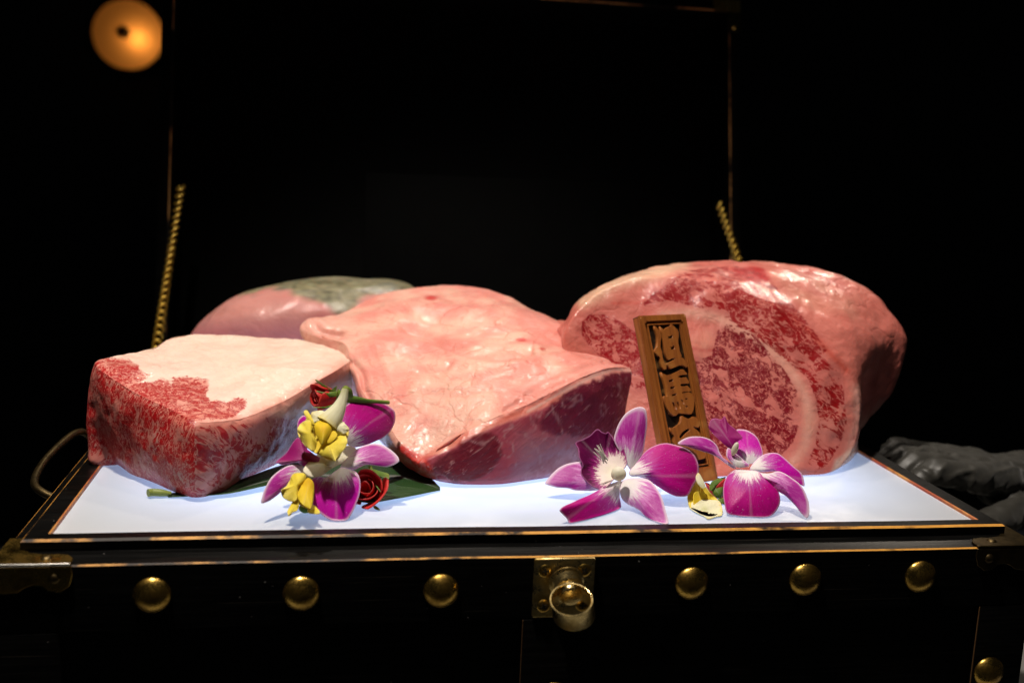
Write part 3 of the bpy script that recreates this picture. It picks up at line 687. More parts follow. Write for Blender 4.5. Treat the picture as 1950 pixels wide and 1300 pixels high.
gr = np.array([.17, .155, .085])[None]*(1+1.1*g2[:, None]); gr = mixc(gr, [.13, .125, .10], sst(g3, .0, .5)*.8); gr = mixc(gr, [.28, .25, .17], sst(-g3, .1, .7)*.5)
f = sst(sk+px_n, -4, 9)[:, None]; C = C*(1-f)+np.clip(gr, .02, 1)*f
MD = meat_mat('hind_cut_flesh', [], .5, .34, .2, .45, (.3, .7), 90, coat=.35)
oD = put_meat('beef_joint', V, Q, MD, C, np.tile(RED, (len(V), 1)), vein=np.zeros(len(V)), fibre=np.zeros(len(V)))
tag(oD, 'long raw joint with mottled grey green skin, behind the other cuts', 'meat', 'cuts of raw beef on the panel')

# ================================================================== FLOWERS
def petal_mat(name, stops, edge=None, vein=1.0, trans=.28, rough=.42, speck=.0, bumpk=.25):
    """stops: list of (t, colour) from the base of the petal to its tip"""
    m = Mat(name); t = m.attr('t'); e = m.attr('e'); a = m.attr('ang'); o = m.obj()
    cv = m.n('CombineXYZ', {0: m.math('MULTIPLY', a, 7.), 1: m.math('MULTIPLY', t, 1.3), 2: m.attr('seed')}).outputs[0]
    st = m.noise(cv, 3.2, 4, .65); fine = m.noise(o, 1500, 2)
    tt = m.math('ADD', t, m.math('MULTIPLY', m.math('SUBTRACT', st, .5), .55*vein))
    tt = m.math('ADD', tt, m.math('MULTIPLY', m.math('SUBTRACT', fine, .5), .16))
    r = m.n('ValToRGB', {0: tt}); cr = r.color_ramp; cr.interpolation = 'EASE'
    while len(cr.elements) < len(stops): cr.elements.new(.5)
    for el, (pos, c) in zip(cr.elements, stops): el.position = pos; el.color = (*c, 1)
    col = r.outputs[0]
    mid = m.ss(m.math('ABSOLUTE', a), .05, .0)
    col = m.mix(m.math('MULTIPLY', mid, .10*vein), col, (.9, .75, .85))
    if edge: col = m.mix(m.ss(e, edge[0], 0., 0, edge[2] if len(edge) > 2 else .9), col, edge[1])
    if speck: col = m.mix(m.math('MULTIPLY', m.ss(m.noise(o, 900, 2), .66, .74), speck), col, (.85, .55, .8))  # pale specks put the petal's sheen into its colour
    rib = m.noise(cv, 9, 2)
    bp = m.bump(m.math('ADD', rib, m.math('MULTIPLY', m.noise(o, 1200, 2), .5)), bumpk, .0007)
    m.P(Base_Color=col, Roughness=rough, Normal=bp, Specular_IOR_Level=.22)
    tr = m.n('BsdfTranslucent', {'Color': col, 'Normal': bp}); mx = m.n('MixShader', {0: trans})
    m.t.links.new(m.p.outputs[0], mx.inputs[1]); m.t.links.new(tr.outputs[0], mx.inputs[2]); m.t.links.new(mx.outputs[0], m.out.inputs[0])
    return m.m
WHT = (.90, .87, .80); MAG = (.60, .006, .42); DMG = (.20, .003, .075); RMG = (.52, .004, .24)
ORC = petal_mat('orchid_petal', [(.0, WHT), (.24, (.90, .84, .84)), (.40, (.62, .14, .50)), (.55, MAG), (1., (.46, .004, .30))], (.10, (.86, .62, .80), .85), 1., .16, .4, .35)
ORCD = petal_mat('orchid_petal_deep', [(.0, WHT), (.20, (.90, .80, .82)), (.35, (.50, .04, .34)), (.55, RMG), (1., (.36, .003, .15))], (.06, (.75, .45, .65), .7), 1., .16, .4, .35)
ORCP = petal_mat('orchid_sepal', [(.0, WHT), (.24, (.90, .84, .86)), (.44, (.66, .20, .56)), (.62, (.46, .02, .33)), (1., (.60, .14, .48))], (.16, (.88, .74, .84), .9), 1.3, .2, .4, .3)
LIP = petal_mat('orchid_lip', [(.0, (.80, .72, .58)), (.30, (.84, .70, .66)), (.41, (.30, .008, .17)), (.55, (.09, .001, .045)), (1., (.13, .002, .055))], (.05, (.45, .12, .33), .6), 1.0, .15, .45, .1)
LIPD = petal_mat('orchid_lip_deep', [(.0, (.55, .10, .38)), (.3, (.30, .006, .15)), (1., (.24, .003, .10))], (.06, (.5, .1, .33), .6), .8, .12, .5, .1)
CREAMY = petal_mat('orchid_column', [(.0, (.80, .76, .50)), (.6, (.84, .80, .62)), (1., (.86, .82, .70))], None, .3, .3)
YEL = petal_mat('yellow_petal', [(.0, (.88, .70, .08)), (.5, (.92, .74, .07)), (1., (.92, .78, .16))], (.08, (.86, .74, .30), .6), .8, .22, .5, 0, .5)
YELD = petal_mat('yellow_petal_deep', [(.0, (.84, .52, .02)), (.4, (.90, .64, .03)), (1., (.92, .72, .06))], None, .8, .22, .5, 0, .4)
YELW = petal_mat('yellow_tube', [(.0, (.78, .78, .42)), (.3, (.90, .88, .62)), (.8, (.92, .88, .60)), (1., (.90, .78, .28))], None, 1.5, .24, .5, 0, .6)
ROS = petal_mat('rose_petal', [(.0, (.62, .02, .02)), (.5, (.66, .016, .02)), (1., (.72, .04, .035))], (.05, (.66, .10, .08), .6), .8, .22, .45, .08, .4)
GRN = petal_mat('green_sepal', [(.0, (.16, .26, .03)), (.5, (.10, .19, .02)), (1., (.22, .27, .04))], (.08, (.36, .42, .12), .6), 1.2, .2, .45, 0, .4)
STEM = simple('stem_green', (.16, .22, .03), .5).m
_seed = [0]
def petal(parent, name, outline, base, tip, yb, yt, cup=.004, mat=None, cross=0., ruff=0., kern=None, n=72, thick=.0005, label=None, zmin=.0012, curl=0., tilt=None):
    """a petal with its outline at given photo pixels, its own depth (base y, tip y), cupping and thickness"""
    _seed[0] += 1
    O = crom(np.array(outline, float), n, True); b = np.array(base, float); tp = np.array(tip, float)
    kn = np.array(kern, float) if kern is not None else O.mean(0)*.75+b*.25
    ax = tp-b; Ln = np.hypot(*ax); ax /= Ln; nx = np.array([-ax[1], ax[0]])
    S = [1, .97, .90, .78, .62, .45, .28, .12]
    P2 = []; e = []
    for s in S: P2.append(kn+(O-kn)*s); e.append(np.full(n, 1-s))
    P2 = np.concatenate(P2+[kn[None]]); e = np.concatenate(e+[np.ones(1)])
    u = ((P2-b)@ax)/Ln; v = ((P2-b)@nx)/Ln
    y = yb+(yt-yb)*u+cross*v-cup*(1-(1-e)**2)*1.0+curl*np.maximum(u-.5, 0)**2*4
    if tilt is None: tilt = 0 if abs(yt-yb) > .015 else .00022
    y = y+tilt*(b[1]-P2[:, 1])
    th = np.arange(n)/n*2*math.pi
    if ruff:
        rf = np.concatenate([ruff*(s**3)*(np.sin(th*4+_seed[0])+.5*np.sin(th*7+2*_seed[0])) for s in S]+[np.zeros(1)]); y = y+rf
    V = np.array([PY(p[0], p[1], q) for p, q in zip(P2, y)])
    V += .0006*np.stack([fbm(V, 70, 2, _seed[0]+k) for k in range(3)], 1)
    V[:, 2] = np.maximum(V[:, 2], zmin)
    Fc = []
    for k in range(len(S)-1):
        for i in range(n):
            j = (i+1) % n; Fc.append((k*n+i, k*n+j, k*n+n+j, k*n+n+i))
    k = len(S)-1; c = len(V)-1
    Fc += [(k*n+i, k*n+(i+1) % n, c) for i in range(n)]
    # real thickness: a second skin behind
    N = normals(V, Fc); back = V-N*thick*np.sign((N@fw))[:, None]*-1
    m = len(V); V2 = np.concatenate([V, back]); F2 = list(Fc)+[tuple(m+i for i in f)[::-1] for f in Fc]+[(i, m+i, m+(i+1) % n, (i+1) % n) for i in range(n)]
    o = mesh(name, V2, F2, [mat], parent, True)
    dist = np.hypot(*(P2-b).T); t = dist/max(dist.max(), 1e-6); ang = np.arctan2(v, u+.12)
    for nm, val in (('t', t), ('e', e), ('ang', ang), ('seed', np.full(len(t), _seed[0]*3.7))): fattr(o, nm, np.concatenate([val, val]))
    if label: o['label'] = label
    return o
def blob(parent, name, c, r, mat, axis=(0, 0, 1), n=20):
    prof = [(0, -1)]+[(math.sin(a), -math.cos(a)) for a in np.linspace(.2, math.pi-.2, 12)]+[(0, 1)]
    V, Fc = lathe_bm(prof, n); M = frame_to(axis, tuple(c)); V = np.array([M@Vector((v[0]*r[0], v[1]*r[1], v[2]*r[2])) for v in V])
    V += .0004*np.stack([fbm(V, 160, 2, k) for k in range(3)], 1)
    Fc, _ = orient(V, Fc); o = mesh(name, V, Fc, [mat], parent, True)
    t = (V[:, 2]-V[:, 2].min())/(np.ptp(V[:, 2])+1e-9)
    for nm, val in (('t', t), ('e', t*0+1), ('ang', t*0+.5), ('seed', t*0)): fattr(o, nm, val)
    return o
def lofted(parent, name, pts, rad, mat, n=18, samples=24, flute=.0):
    pts = crom(pts, samples, False); rad = crom(np.asarray(rad, float).reshape(-1, 1), samples, False)[:, 0]
    V, Fc = tube_vf(pts, rad, n); V = np.array(V)
    if flute:
        th = np.tile(np.arange(n), samples); V += (V-np.repeat(pts, n, 0))*(flute*np.where(th % 3 == 0, -1, .4))[:, None]
    o = mesh(name, V, Fc, [mat], parent, True, 80); t = np.repeat(np.linspace(0, 1, samples), n)
    for nm, val in (('t', t), ('e', t*0+1), ('ang', np.tile(np.arange(n)*.35, samples)), ('seed', t*0)): fattr(o, nm, val)
    return o

# ---- orchid beside the strip loin
K4 = crop(480, 700, 4.0625)
def q4(*p): return K4(p)
def q1(f, x, y): return f([(x, y)])[0]
oc = empty('orchid', PZ(637, 960, .001)); tag(oc, 'magenta orchid under a yellow blossom between the two left cuts', 'orchid', 'orchids laid before the meat')
C4 = lambda x, y: q1(K4, x, y)
petal(oc, 'petal', q4((735, 285), (800, 256), (900, 253), (1000, 270), (1070, 305), (1106, 350), (1102, 420), (1060, 500), (1000, 548), (930, 580), (850, 606), (795, 614), (740, 590), (690, 520), (665, 430), (690, 340)), C4(690, 590), C4(1060, 330), .054, .092, .006, ORCD)
petal(oc, 'petal', q4((700, 735), (750, 680), (815, 622), (900, 592), (985, 590), (1060, 625), (1115, 672), (1136, 712), (1120, 735), (1045, 765), (955, 756), (880, 747), (800, 780), (740, 792), (690, 775)), C4(660, 745), C4(1135, 714), .047, .040, .003, ORCP)
petal(oc, 'petal', q4((470, 460), (430, 385), (395, 365), (355, 400), (345, 450), (360, 500), (420, 560), (520, 600), (560, 560)), C4(560, 600), C4(350, 430), .056, .085, .003, ORC)
petal(oc, 'sepal', q4((395, 760), (330, 748), (250, 770), (150, 850), (92, 955), (72, 1042), (110, 1040), (190, 992), (260, 930), (310, 870), (360, 830), (430, 815)), C4(470, 780), C4(72, 1042), .044, .014, .003, ORCP)
petal(oc, 'lip', q4((200, 735), (188, 718), (262, 655), (330, 560), (362, 540), (395, 590), (440, 640), (520, 690), (600, 740), (590, 776), (520, 772), (440, 776), (385, 755), (345, 732), (240, 748)), C4(560, 730), C4(195, 722), .042, .040, .006, LIPD, ruff=.0012)
petal(oc, 'lip', q4((480, 690), (560, 640), (680, 600), (790, 612), (815, 660), (760, 705), (690, 740), (600, 790), (520, 838), (450, 836), (400, 790), (430, 740)), C4(600, 730), C4(500, 840), .046, .032, .004, CREAMY)
petal(oc, 'petal', q4((640, 800), (690, 768), (745, 782), (800, 805), (832, 860), (836, 950), (812, 1040), (785, 1110), (740, 1180), (680, 1200), (610, 1185), (525, 1130), (445, 1050), (400, 955), (425, 890), (500, 843), (580, 842)), C4(650, 745), C4(650, 1200), .042, .0145, .005, ORC)
blob(oc, 'column', PY(*C4(610, 725), .038), (.0026, .0026, .0045), CREAMY, (.5, -.5, .4))

# ---- yellow blossom lying on that orchid
yb = empty('snapdragon', PY(*C4(600, 600), .036)); tag(yb, 'yellow snapdragon blossom with pale tube lying on top of an orchid', 'flower', 'yellow blossoms laid before the meat')
yc_ = .040
lofted(yb, 'tube', [PY(*C4(722, 165), .046), PY(*C4(705, 230), .044), PY(*C4(672, 310), .041), PY(*C4(625, 385), .038), PY(*C4(585, 440), .036)], [.0021, .0027, .0042, .0062, .0078], YELW, 21, 24, .05)
lofted(yb, 'calyx', [PY(*C4(765, 230), .050), PY(*C4(740, 190), .049), PY(*C4(715, 160), .047)], [.0018, .0030, .0022], GRN, 12, 12)
petal(yb, 'corolla', q4((352, 490), (400, 425), (430, 370), (500, 345), (580, 360), (690, 410), (748, 482), (733, 560), (690, 660), (641, 715), (540, 680), (455, 634), (385, 560)), C4(560, 470), C4(560, 720), .037, .031, -.003, YEL, ruff=.001)
petal(yb, 'petal', q4((455, 345), (520, 330), (560, 345), (590, 400), (560, 440), (500, 430), (470, 410)), C4(570, 430), C4(460, 350), .034, .036, .002, YELW, ruff=.0006)
petal(yb, 'petal', q4((400, 345), (425, 330), (455, 370), (480, 420), (470, 440), (430, 400)), C4(475, 435), C4(408, 340), .034, .036, .001, YEL)
petal(yb, 'petal', q4((352, 490), (365, 450), (400, 420), (445, 410), (468, 435), (470, 500), (500, 560), (532, 615), (500, 630), (455, 634), (400, 585), (385, 540)), C4(490, 500), C4(360, 480), .031, .030, .003, YEL, ruff=.0016)
petal(yb, 'petal', q4((610, 470), (660, 415), (690, 410), (725, 440), (750, 482), (705, 512), (650, 505)), C4(600, 480), C4(748, 480), .034, .031, .002, YELW, ruff=.0006)
petal(yb, 'petal', q4((480, 640), (530, 610), (580, 595), (640, 550), (700, 508), (733, 560), (725, 610), (690, 660), (655, 700), (641, 722), (600, 690), (540, 680), (500, 662)), C4(560, 520), C4(630, 720), .032, .025, .003, YEL, ruff=.0012)
petal(yb, 'pouch', q4((478, 440), (510, 405), (550, 388), (600, 405), (618, 445), (612, 500), (580, 560), (548, 600), (520, 560), (490, 510)), C4(550, 480), C4(548, 600), .029, .026, .005, YELD)
petal(yb, 'petal', q4((500, 660), (530, 620), (560, 590), (610, 580), (660, 520), (625, 480), (600, 540), (550, 598), (515, 560), (500, 600)), C4(550, 520), C4(560, 650), .027, .025, .001, YELD)

# ---- second yellow blossom, half under the same orchid
yd = empty('snapdragon', PZ(*C4(370, 1060), .001)); tag(yd, 'crumpled yellow blossom tucked under the orchid, resting on white panel', 'flower', 'yellow blossoms laid before the meat')
petal(yd, 'corolla', q4((290, 870), (340, 830), (410, 830), (470, 880), (480, 980), (460, 1090), (400, 1075), (340, 1040), (270, 1000), (250, 950)), C4(420, 900), C4(380, 1080), .024, .016, .002, YEL, ruff=.001)
petal(yd, 'petal', q4((300, 845), (325, 812), (365, 805), (408, 812), (412, 845), (385, 900), (362, 950), (345, 1015), (300, 1032), (245, 1005), (226, 960), (240, 930), (285, 900), (296, 870)), C4(410, 900), C4(250, 980), .020, .014, .003, YEL, ruff=.0016)
petal(yd, 'petal', q4((372, 930), (400, 880), (440, 850), (480, 900), (470, 1000), (455, 1085), (415, 1072), (370, 1030), (352, 985)), C4(440, 880), C4(400, 1070), .021, .013, .003, YELD, ruff=.0008)
petal(yd, 'petal', q4((325, 1022), (350, 1035), (368, 1065), (355, 1100), (320, 1115), (292, 1146), (275, 1112), (295, 1070)), C4(345, 1030), C4(290, 1145), .012, .005, .001, YEL, ruff=.0006)
petal(yd, 'petal', q4((440, 1085), (480, 1060), (520, 1100), (518, 1125), (470, 1128), (436, 1118)), C4(470, 1070), C4(515, 1125), .015, .008, .001, YEL)
blob(yd, 'calyx', PZ(*C4(412, 1085), .0035), (.003, .003, .004), GRN, (1, 0, 0))

# ---- orchid in front of the wedge, left of the plaque
K8 = crop(1030, 760, 5.097)
def q8(*p): return K8(p)
C8 = lambda x, y: q1(K8, x, y)
oc = empty('orchid', PZ(1180, 960, .001)); tag(oc, 'open magenta orchid with dark fringed lip and cream column, before plaque', 'orchid', 'orchids laid before the meat')
petal(oc, 'sepal', q8((40, 808), (100, 730), (180, 662), (280, 620), (400, 604), (470, 640), (560, 760), (600, 860), (540, 878), (450, 886), (330, 882), (260, 862), (150, 856), (60, 832)), C8(690, 800), C8(40, 810), .048, .056, .003, ORCP, label='violet tinted sepal in the shade')
petal(oc, 'sepal', q8((850, 660), (760, 500), (712, 402), (720, 330), (760, 232), (820, 142), (900, 92), (962, 77), (1010, 94), (1028, 150), (1028, 260), (1010, 400), (990, 520), (940, 620), (890, 690)), C8(850, 720), C8(962, 80), .046, .064, .003, ORCP)
petal(oc, 'petal', q8((860, 700), (930, 612), (1000, 522), (1085, 458), (1200, 424), (1300, 440), (1420, 480), (1492, 542), (1532, 640), (1522, 755), (1480, 845), (1425, 933), (1335, 940), (1250, 912), (1150, 852), (1060, 792), (960, 752), (880, 744)), C8(820, 735), C8(1510, 740), .044, .042, .006, ORCD)
petal(oc, 'petal', q8((780, 800), (740, 796), (650, 828), (560, 880), (480, 920), (400, 960), (300, 1000), (212, 1040), (184, 1076), (222, 1120), (262, 1162), (290, 1232), (400, 1257), (500, 1256), (620, 1240), (720, 1190), (770, 1110), (780, 1030), (765, 960), (765, 880)), C8(770, 800), C8(220, 1180), .042, .004, .006, ORCD)
petal(oc, 'sepal', q8((790, 800), (830, 772), (950, 760), (1050, 782), (1130, 872), (1180, 970), (1212, 1080), (1236, 1180), (1225, 1242), (1190, 1270), (1130, 1250), (1050, 1182), (1000, 1122), (950, 1072), (850, 1022), (792, 972), (768, 900), (772, 840)), C8(780, 790), C8(1195, 1268), .042, .001, .004, ORCP)
petal(oc, 'lip', q8((335, 425), (400, 396), (480, 350), (548, 288), (590, 312), (640, 330), (660, 320), (700, 372), (715, 402), (760, 425), (800, 470), (828, 560), (832, 640), (780, 700), (700, 780), (600, 868), (520, 850), (450, 800), (396, 735), (392, 690), (412, 640), (372, 560), (360, 480)), C8(700, 700), C8(420, 420), .040, .046, -.005, LIP, ruff=.0012, kern=C8(610, 600))
rs = np.random.RandomState(4)
for k in range(16):
    a = C8(590+rs.uniform(-10, 60), 590+rs.uniform(-35, 30)); b = C8(515+rs.uniform(-8, 60), 470+rs.uniform(-40, 40))
    tube('fringe_hair', np.array([PY(*a, .0335), PY((a[0]+b[0])/2, (a[1]+b[1])/2-.6, .0325), PY(*b, .0335)]), [.00045, .00035, .00012], [simple('fringe_cream', (.86, .80, .68), .6).m if k == 0 else bpy.data.materials['fringe_cream']], oc, 5)
blob(oc, 'column', PY(*C8(755, 722), .031), (.0046, .0050, .0052), CREAMY, (-.2, -.7, .4))

# ---- orchid on the right of the plaque
K5 = crop(1020, 740, 3.482)
def q5(*p): return K5(p)
C5 = lambda x, y: q1(K5, x, y)
oc = empty('orchid', PZ(1430, 945, .001)); tag(oc, 'drooping magenta orchid seen side on, before the rib eye face', 'orchid', 'orchids laid before the meat')
petal(oc, 'petal', q5((1310, 400), (1330, 350), (1345, 300), (1335, 268), (1400, 275), (1460, 312), (1490, 370), (1506, 430), (1490, 475), (1430, 500), (1380, 490)), C5(1420, 520), C5(1400, 280), .050, .058, .003, ORC)
petal(oc, 'lip', q5((1152, 240), (1165, 205), (1195, 195), (1232, 203), (1258, 184), (1282, 232), (1330, 272), (1372, 322), (1342, 350), (1322, 400), (1300, 400), (1265, 382), (1190, 312), (1155, 268)), C5(1350, 440), C5(1190, 215), .044, .048, .003, LIPD, ruff=.0008)
petal(oc, 'sepal', q5((945, 362), (1000, 326), (1080, 314), (1150, 330), (1200, 372), (1225, 430), (1270, 480), (1330, 522), (1300, 520), (1230, 470), (1180, 442), (1100, 414), (1000, 380)), C5(1400, 540), C5(950, 360), .044, .040, .002, ORCP, kern=C5(1130, 380))
petal(oc, 'lip', q5((1275, 390), (1330, 430), (1390, 480), (1412, 512), (1340, 520), (1290, 480), (1265, 440)), C5(1340, 500), C5(1285, 395), .040, .041, .002, ORCP)
petal(oc, 'petal', q5((1420, 530), (1500, 442), (1590, 424), (1640, 450), (1700, 510), (1768, 568), (1780, 645), (1745, 604), (1680, 572), (1600, 545), (1500, 548)), C5(1400, 530), C5(1775, 600), .046, .044, .003, ORC)
petal(oc, 'sepal', q5((1430, 550), (1540, 560), (1620, 545), (1700, 590), (1768, 650), (1808, 735), (1818, 820), (1800, 856), (1765, 828), (1720, 772), (1660, 712), (1600, 672), (1540, 612)), C5(1400, 535), C5(1805, 855), .042, .006, .003, ORCP, kern=C5(1640, 640))
petal(oc, 'petal', q5((1330, 532), (1400, 538), (1470, 545), (1540, 590), (1600, 660), (1622, 740), (1592, 810), (1530, 857), (1450, 857), (1350, 842), (1270, 822), (1250, 760), (1244, 650), (1272, 575)), C5(1410, 510), C5(1430, 857), .041, .012, .007, ORCD)
blob(oc, 'column', PY(*C5(1322, 400), .041), (.002, .002, .005), CREAMY, (.2, -.2, .9))

# ---- yellow blossom at the foot of the plaque
ye = empty('snapdragon', PZ(*C5(1130, 880), .001)); tag(ye, 'small cupped yellow blossom at the foot of the wooden plaque', 'flower', 'yellow blossoms laid before the meat')
petal(ye, 'corolla', q5((1030, 650), (1080, 610), (1150, 680), (1215, 745), (1232, 830), (1146, 900), (1060, 845), (1015, 770)), C5(1120, 780), C5(1130, 900), .031, .013, .001, YEL, ruff=.0004)
petal(ye, 'petal', q5((1042, 625), (1058, 590), (1080, 620), (1120, 640), (1160, 690), (1200, 730), (1190, 790), (1130, 830), (1060, 820), (1020, 780), (1004, 705)), C5(1110, 790), C5(1060, 610), .030, .034, -.003, YEL, ruff=.0012)
petal(ye, 'petal', q5((1064, 585), (1080, 557), (1100, 580), (1125, 640), (1110, 660), (1075, 625)), C5(1110, 650), C5(1080, 560), .033, .035, .001, YELW)
petal(ye, 'petal', q5((1012, 745), (1060, 738), (1110, 735), (1165, 738), (1215, 745), (1238, 790), (1232, 850), (1190, 882), (1146, 917), (1110, 888), (1060, 850), (1022, 800)), C5(1120, 800), C5(1146, 915), .026, .009, .002, YELW, ruff=.0004, kern=C5(1140, 850))
petal(ye, 'petal', q5((1050, 700), (1090, 680), (1150, 710), (1170, 770), (1120, 815), (1060, 790)), C5(1110, 800), C5(1080, 690), .029, .030, -.002, YELD)

# ---- rose buds
def rose_bud(parent, c, axis, R, H, n, mat, openk=.3, roll=(0, 0, 1)):
    M = frame_to(axis, tuple(c), roll)
    for k in range(n):
        f = (k+1)/n; r = R*(.18+.82*f); th0 = k*2.399; w_ = 1.15+.75*(1-f)
        nu, nv = 15, 12; V = []; T = []; Ee = []
        for j in range(nv):
            v = j/(nv-1)
            for i in range(nu):
                u = -1+2*i/(nu-1); wid = w_*(1-.25*v**4)*(.55+.45*math.sin(min(1, v*1.4)*math.pi/2))
                th = th0+u*wid
                rr = r*(.20+.80*math.sin(min(v*1.15, 1)*math.pi/2)**.8)*(1+.10*u*u*(k % 2))*(1-.38*(1-f)*v*v*(1-openk))+R*openk*.5*f*max(0, v-.72)**2*8*(1-.2*u*u)
                h = H*(v*(1-.10*(1-f))-.16*u*u*v*v)-R*openk*.55*f*max(0, v-.8)**2*10
                V.append(M@Vector((rr*math.cos(th), rr*math.sin(th), h))); T.append(v); Ee.append(min(1-abs(u), 1-v))
        Fc = [(j*nu+i, j*nu+i+1, j*nu+nu+i+1, j*nu+nu+i) for j in range(nv-1) for i in range(nu-1)]
        V = np.array(V); V += .0006*np.stack([fbm(V, 140, 2, k*3+q) for q in range(3)], 1); V[:, 2] = np.maximum(V[:, 2], .0012)
        o = mesh('petal', V, Fc, [mat], parent, True)
        so = o.modifiers.new('thickness', 'SOLIDIFY'); so.thickness = .0005
        for nm, val in (('t', T), ('e', Ee), ('ang', [0.3]*len(T)), ('seed', [k*2.]*len(T))): fattr(o, nm, val)
r1 = empty('rose_bud', PY(*C4(560, 230), .072)); tag(r1, 'red rose bud lying on its side behind the pale yellow tube', 'rose', 'rose buds laid before the meat')
ax1 = PY(*C4(425, 245), .066)-PY(*C4(660, 215), .074); cc1 = PY(*C4(655, 215), .074)
rose_bud(r1, cc1, tuple(ax1), .0088, .0160, 9, ROS, .12)
lofted(r1, 'stem', [PY(*C4(650, 212), .074), PY(*C4(720, 235), .075), PY(*C4(800, 245), .077), PY(*C4(900, 258), .082), PY(*C4(1000, 264), .086), PY(*C4(1060, 269), .088)], [.0042, .0030, .0022, .0014, .0013, .0012], GRN, 10, 24)
petal(r1, 'sepal', q4((655, 190), (600, 188), (540, 190), (495, 182), (540, 205), (600, 228), (650, 225)), C4(660, 208), C4(495, 182), .068, .060, .001, GRN, kern=C4(600, 205))
petal(r1, 'sepal', q4((655, 185), (600, 178), (550, 150), (490, 95), (540, 130), (600, 165), (640, 178), (658, 140), (650, 180)), C4(660, 190), C4(490, 95), .070, .060, .0005, GRN, kern=C4(610, 176), thick=.0006)
petal(r1, 'sepal', q4((640, 300), (560, 318), (470, 305), (540, 312), (620, 290)), C4(650, 290), C4(470, 305), .062, .058, .0005, GRN, kern=C4(570, 312), thick=.0006)
r2 = empty('rose_bud', PZ(*C4(890, 1060), .002)); tag(r2, 'open red rose bud lying on the dark green leaf', 'rose', 'rose buds laid before the meat')
rose_bud(r2, PY(*C4(905, 965), .052), (-.25, -.78, .58), .0128, .0150, 8, ROS, .40)
petal(r2, 'sepal', q4((930, 780), (1000, 800), (1055, 820), (1050, 865), (1000, 850), (950, 850), (925, 820)), C4(940, 830), C4(1055, 850), .060, .058, .001, GRN)
petal(r2, 'sepal', q4((945, 890), (975, 920), (992, 955), (985, 950), (960, 920)), C4(945, 895), C4(990, 955), .044, .042, .0003, GRN, thick=.0006)
petal(r2, 'sepal', q4((950, 1060), (975, 1075), (990, 1105), (965, 1105), (945, 1080)), C4(950, 1060), C4(985, 1105), .040, .036, .0003, GRN, thick=.0006)
lofted(r2, 'stem', [PY(*C4(930, 930), .062), PY(*C4(925, 830), .066), PY(*C4(915, 765), .070)], [.0034, .0016, .0012], GRN, 10, 16)
r3 = empty('rose_bud', PZ(*C5(1215, 760), .002)); tag(r3, 'closed green and red rose bud beside the cupped yellow blossom', 'rose', 'rose buds laid before the meat')
b0 = PY(*C5(1235, 775), .050); rose_bud(r3, b0, tuple(PY(*C5(1190, 625), .052)-b0), .0078, .0185, 6, ROS, .05)
petal(r3, 'sepal', q5((1170, 680), (1185, 630), (1225, 600), (1262, 615), (1255, 680), (1230, 720), (1195, 715)), C5(1240, 740), C5(1180, 640), .040, .041, .003, GRN)
petal(r3, 'sepal', q5((1153, 650), (1165, 615), (1210, 595), (1262, 585), (1215, 610), (1180, 640), (1165, 675)), C5(1180, 690), C5(1255, 588), .042, .043, .001, GRN)
petal(r3, 'sepal', q5((1195, 740), (1240, 720), (1262, 750), (1262, 790), (1225, 790), (1205, 770)), C5(1260, 770), C5(1200, 745), .039, .038, .002, GRN)

# ---- dark leaves under the meat
LF = petal_mat('dark_leaf', [(.0, (.03, .065, .02)), (.5, (.018, .05, .018)), (1., (.03, .07, .02))], (.02, (.12, .17, .05), .5), 2., .12, .35, 0, .8)
def leaf(name, edge_a, edge_b, label, zf):
    A = crom(np.array(edge_a, float), 40, False); B = crom(np.array(edge_b, float), 40, False); nv = 11
    A3 = np.array([PZ(p[0], p[1], .002) for p in A]); B3 = np.array([PZ(p[0], p[1], .002) for p in B]); V = []; T = []; An = []; Ee = []
    for i in range(40):
        for k in range(nv):
            f = k/(nv-1); p = A3[i]*(1-f)+B3[i]*f; p[2] = zf(i/39, f); V.append(p); T.append(i/39); An.append((f-.5)*1.2); Ee.append(1-abs(2*f-1))
    Fc = [(i*nv+k, i*nv+k+1, i*nv+nv+k+1, i*nv+nv+k) for i in range(39) for k in range(nv-1)]
    o = mesh(name, V, Fc, [LF], None, True); so = o.modifiers.new('thickness', 'SOLIDIFY'); so.thickness = .0005
    for nm, val in (('t', T), ('e', Ee), ('ang', An), ('seed', [1.]*len(T))): fattr(o, nm, val)
    return o
lf = leaf('leaf', [(318, 937), (420, 925), (520, 893), (600, 872), (690, 862), (770, 866), (838, 925)], [(320, 943), (430, 942), (540, 925), (620, 935), (690, 962), (760, 950), (838, 930)], 'x', lambda t, f: .0012+.0022*abs(2*f-1)*math.sin(t*math.pi)+.004*max(0, f-.6)*math.sin(t*math.pi))
tag(lf, 'dark green leaf lying under the meat with a cut stalk', 'leaf')
sk_ = tube('stalk', np.array([PZ(282, 938, .0035), PZ(292, 937, .0033), PZ(308, 938, .003), PZ(326, 940, .002)]), [.0024, .0023, .0022, .0014], [simple('stalk_green', (.22, .27, .05), .5).m], lf, 10, 16)

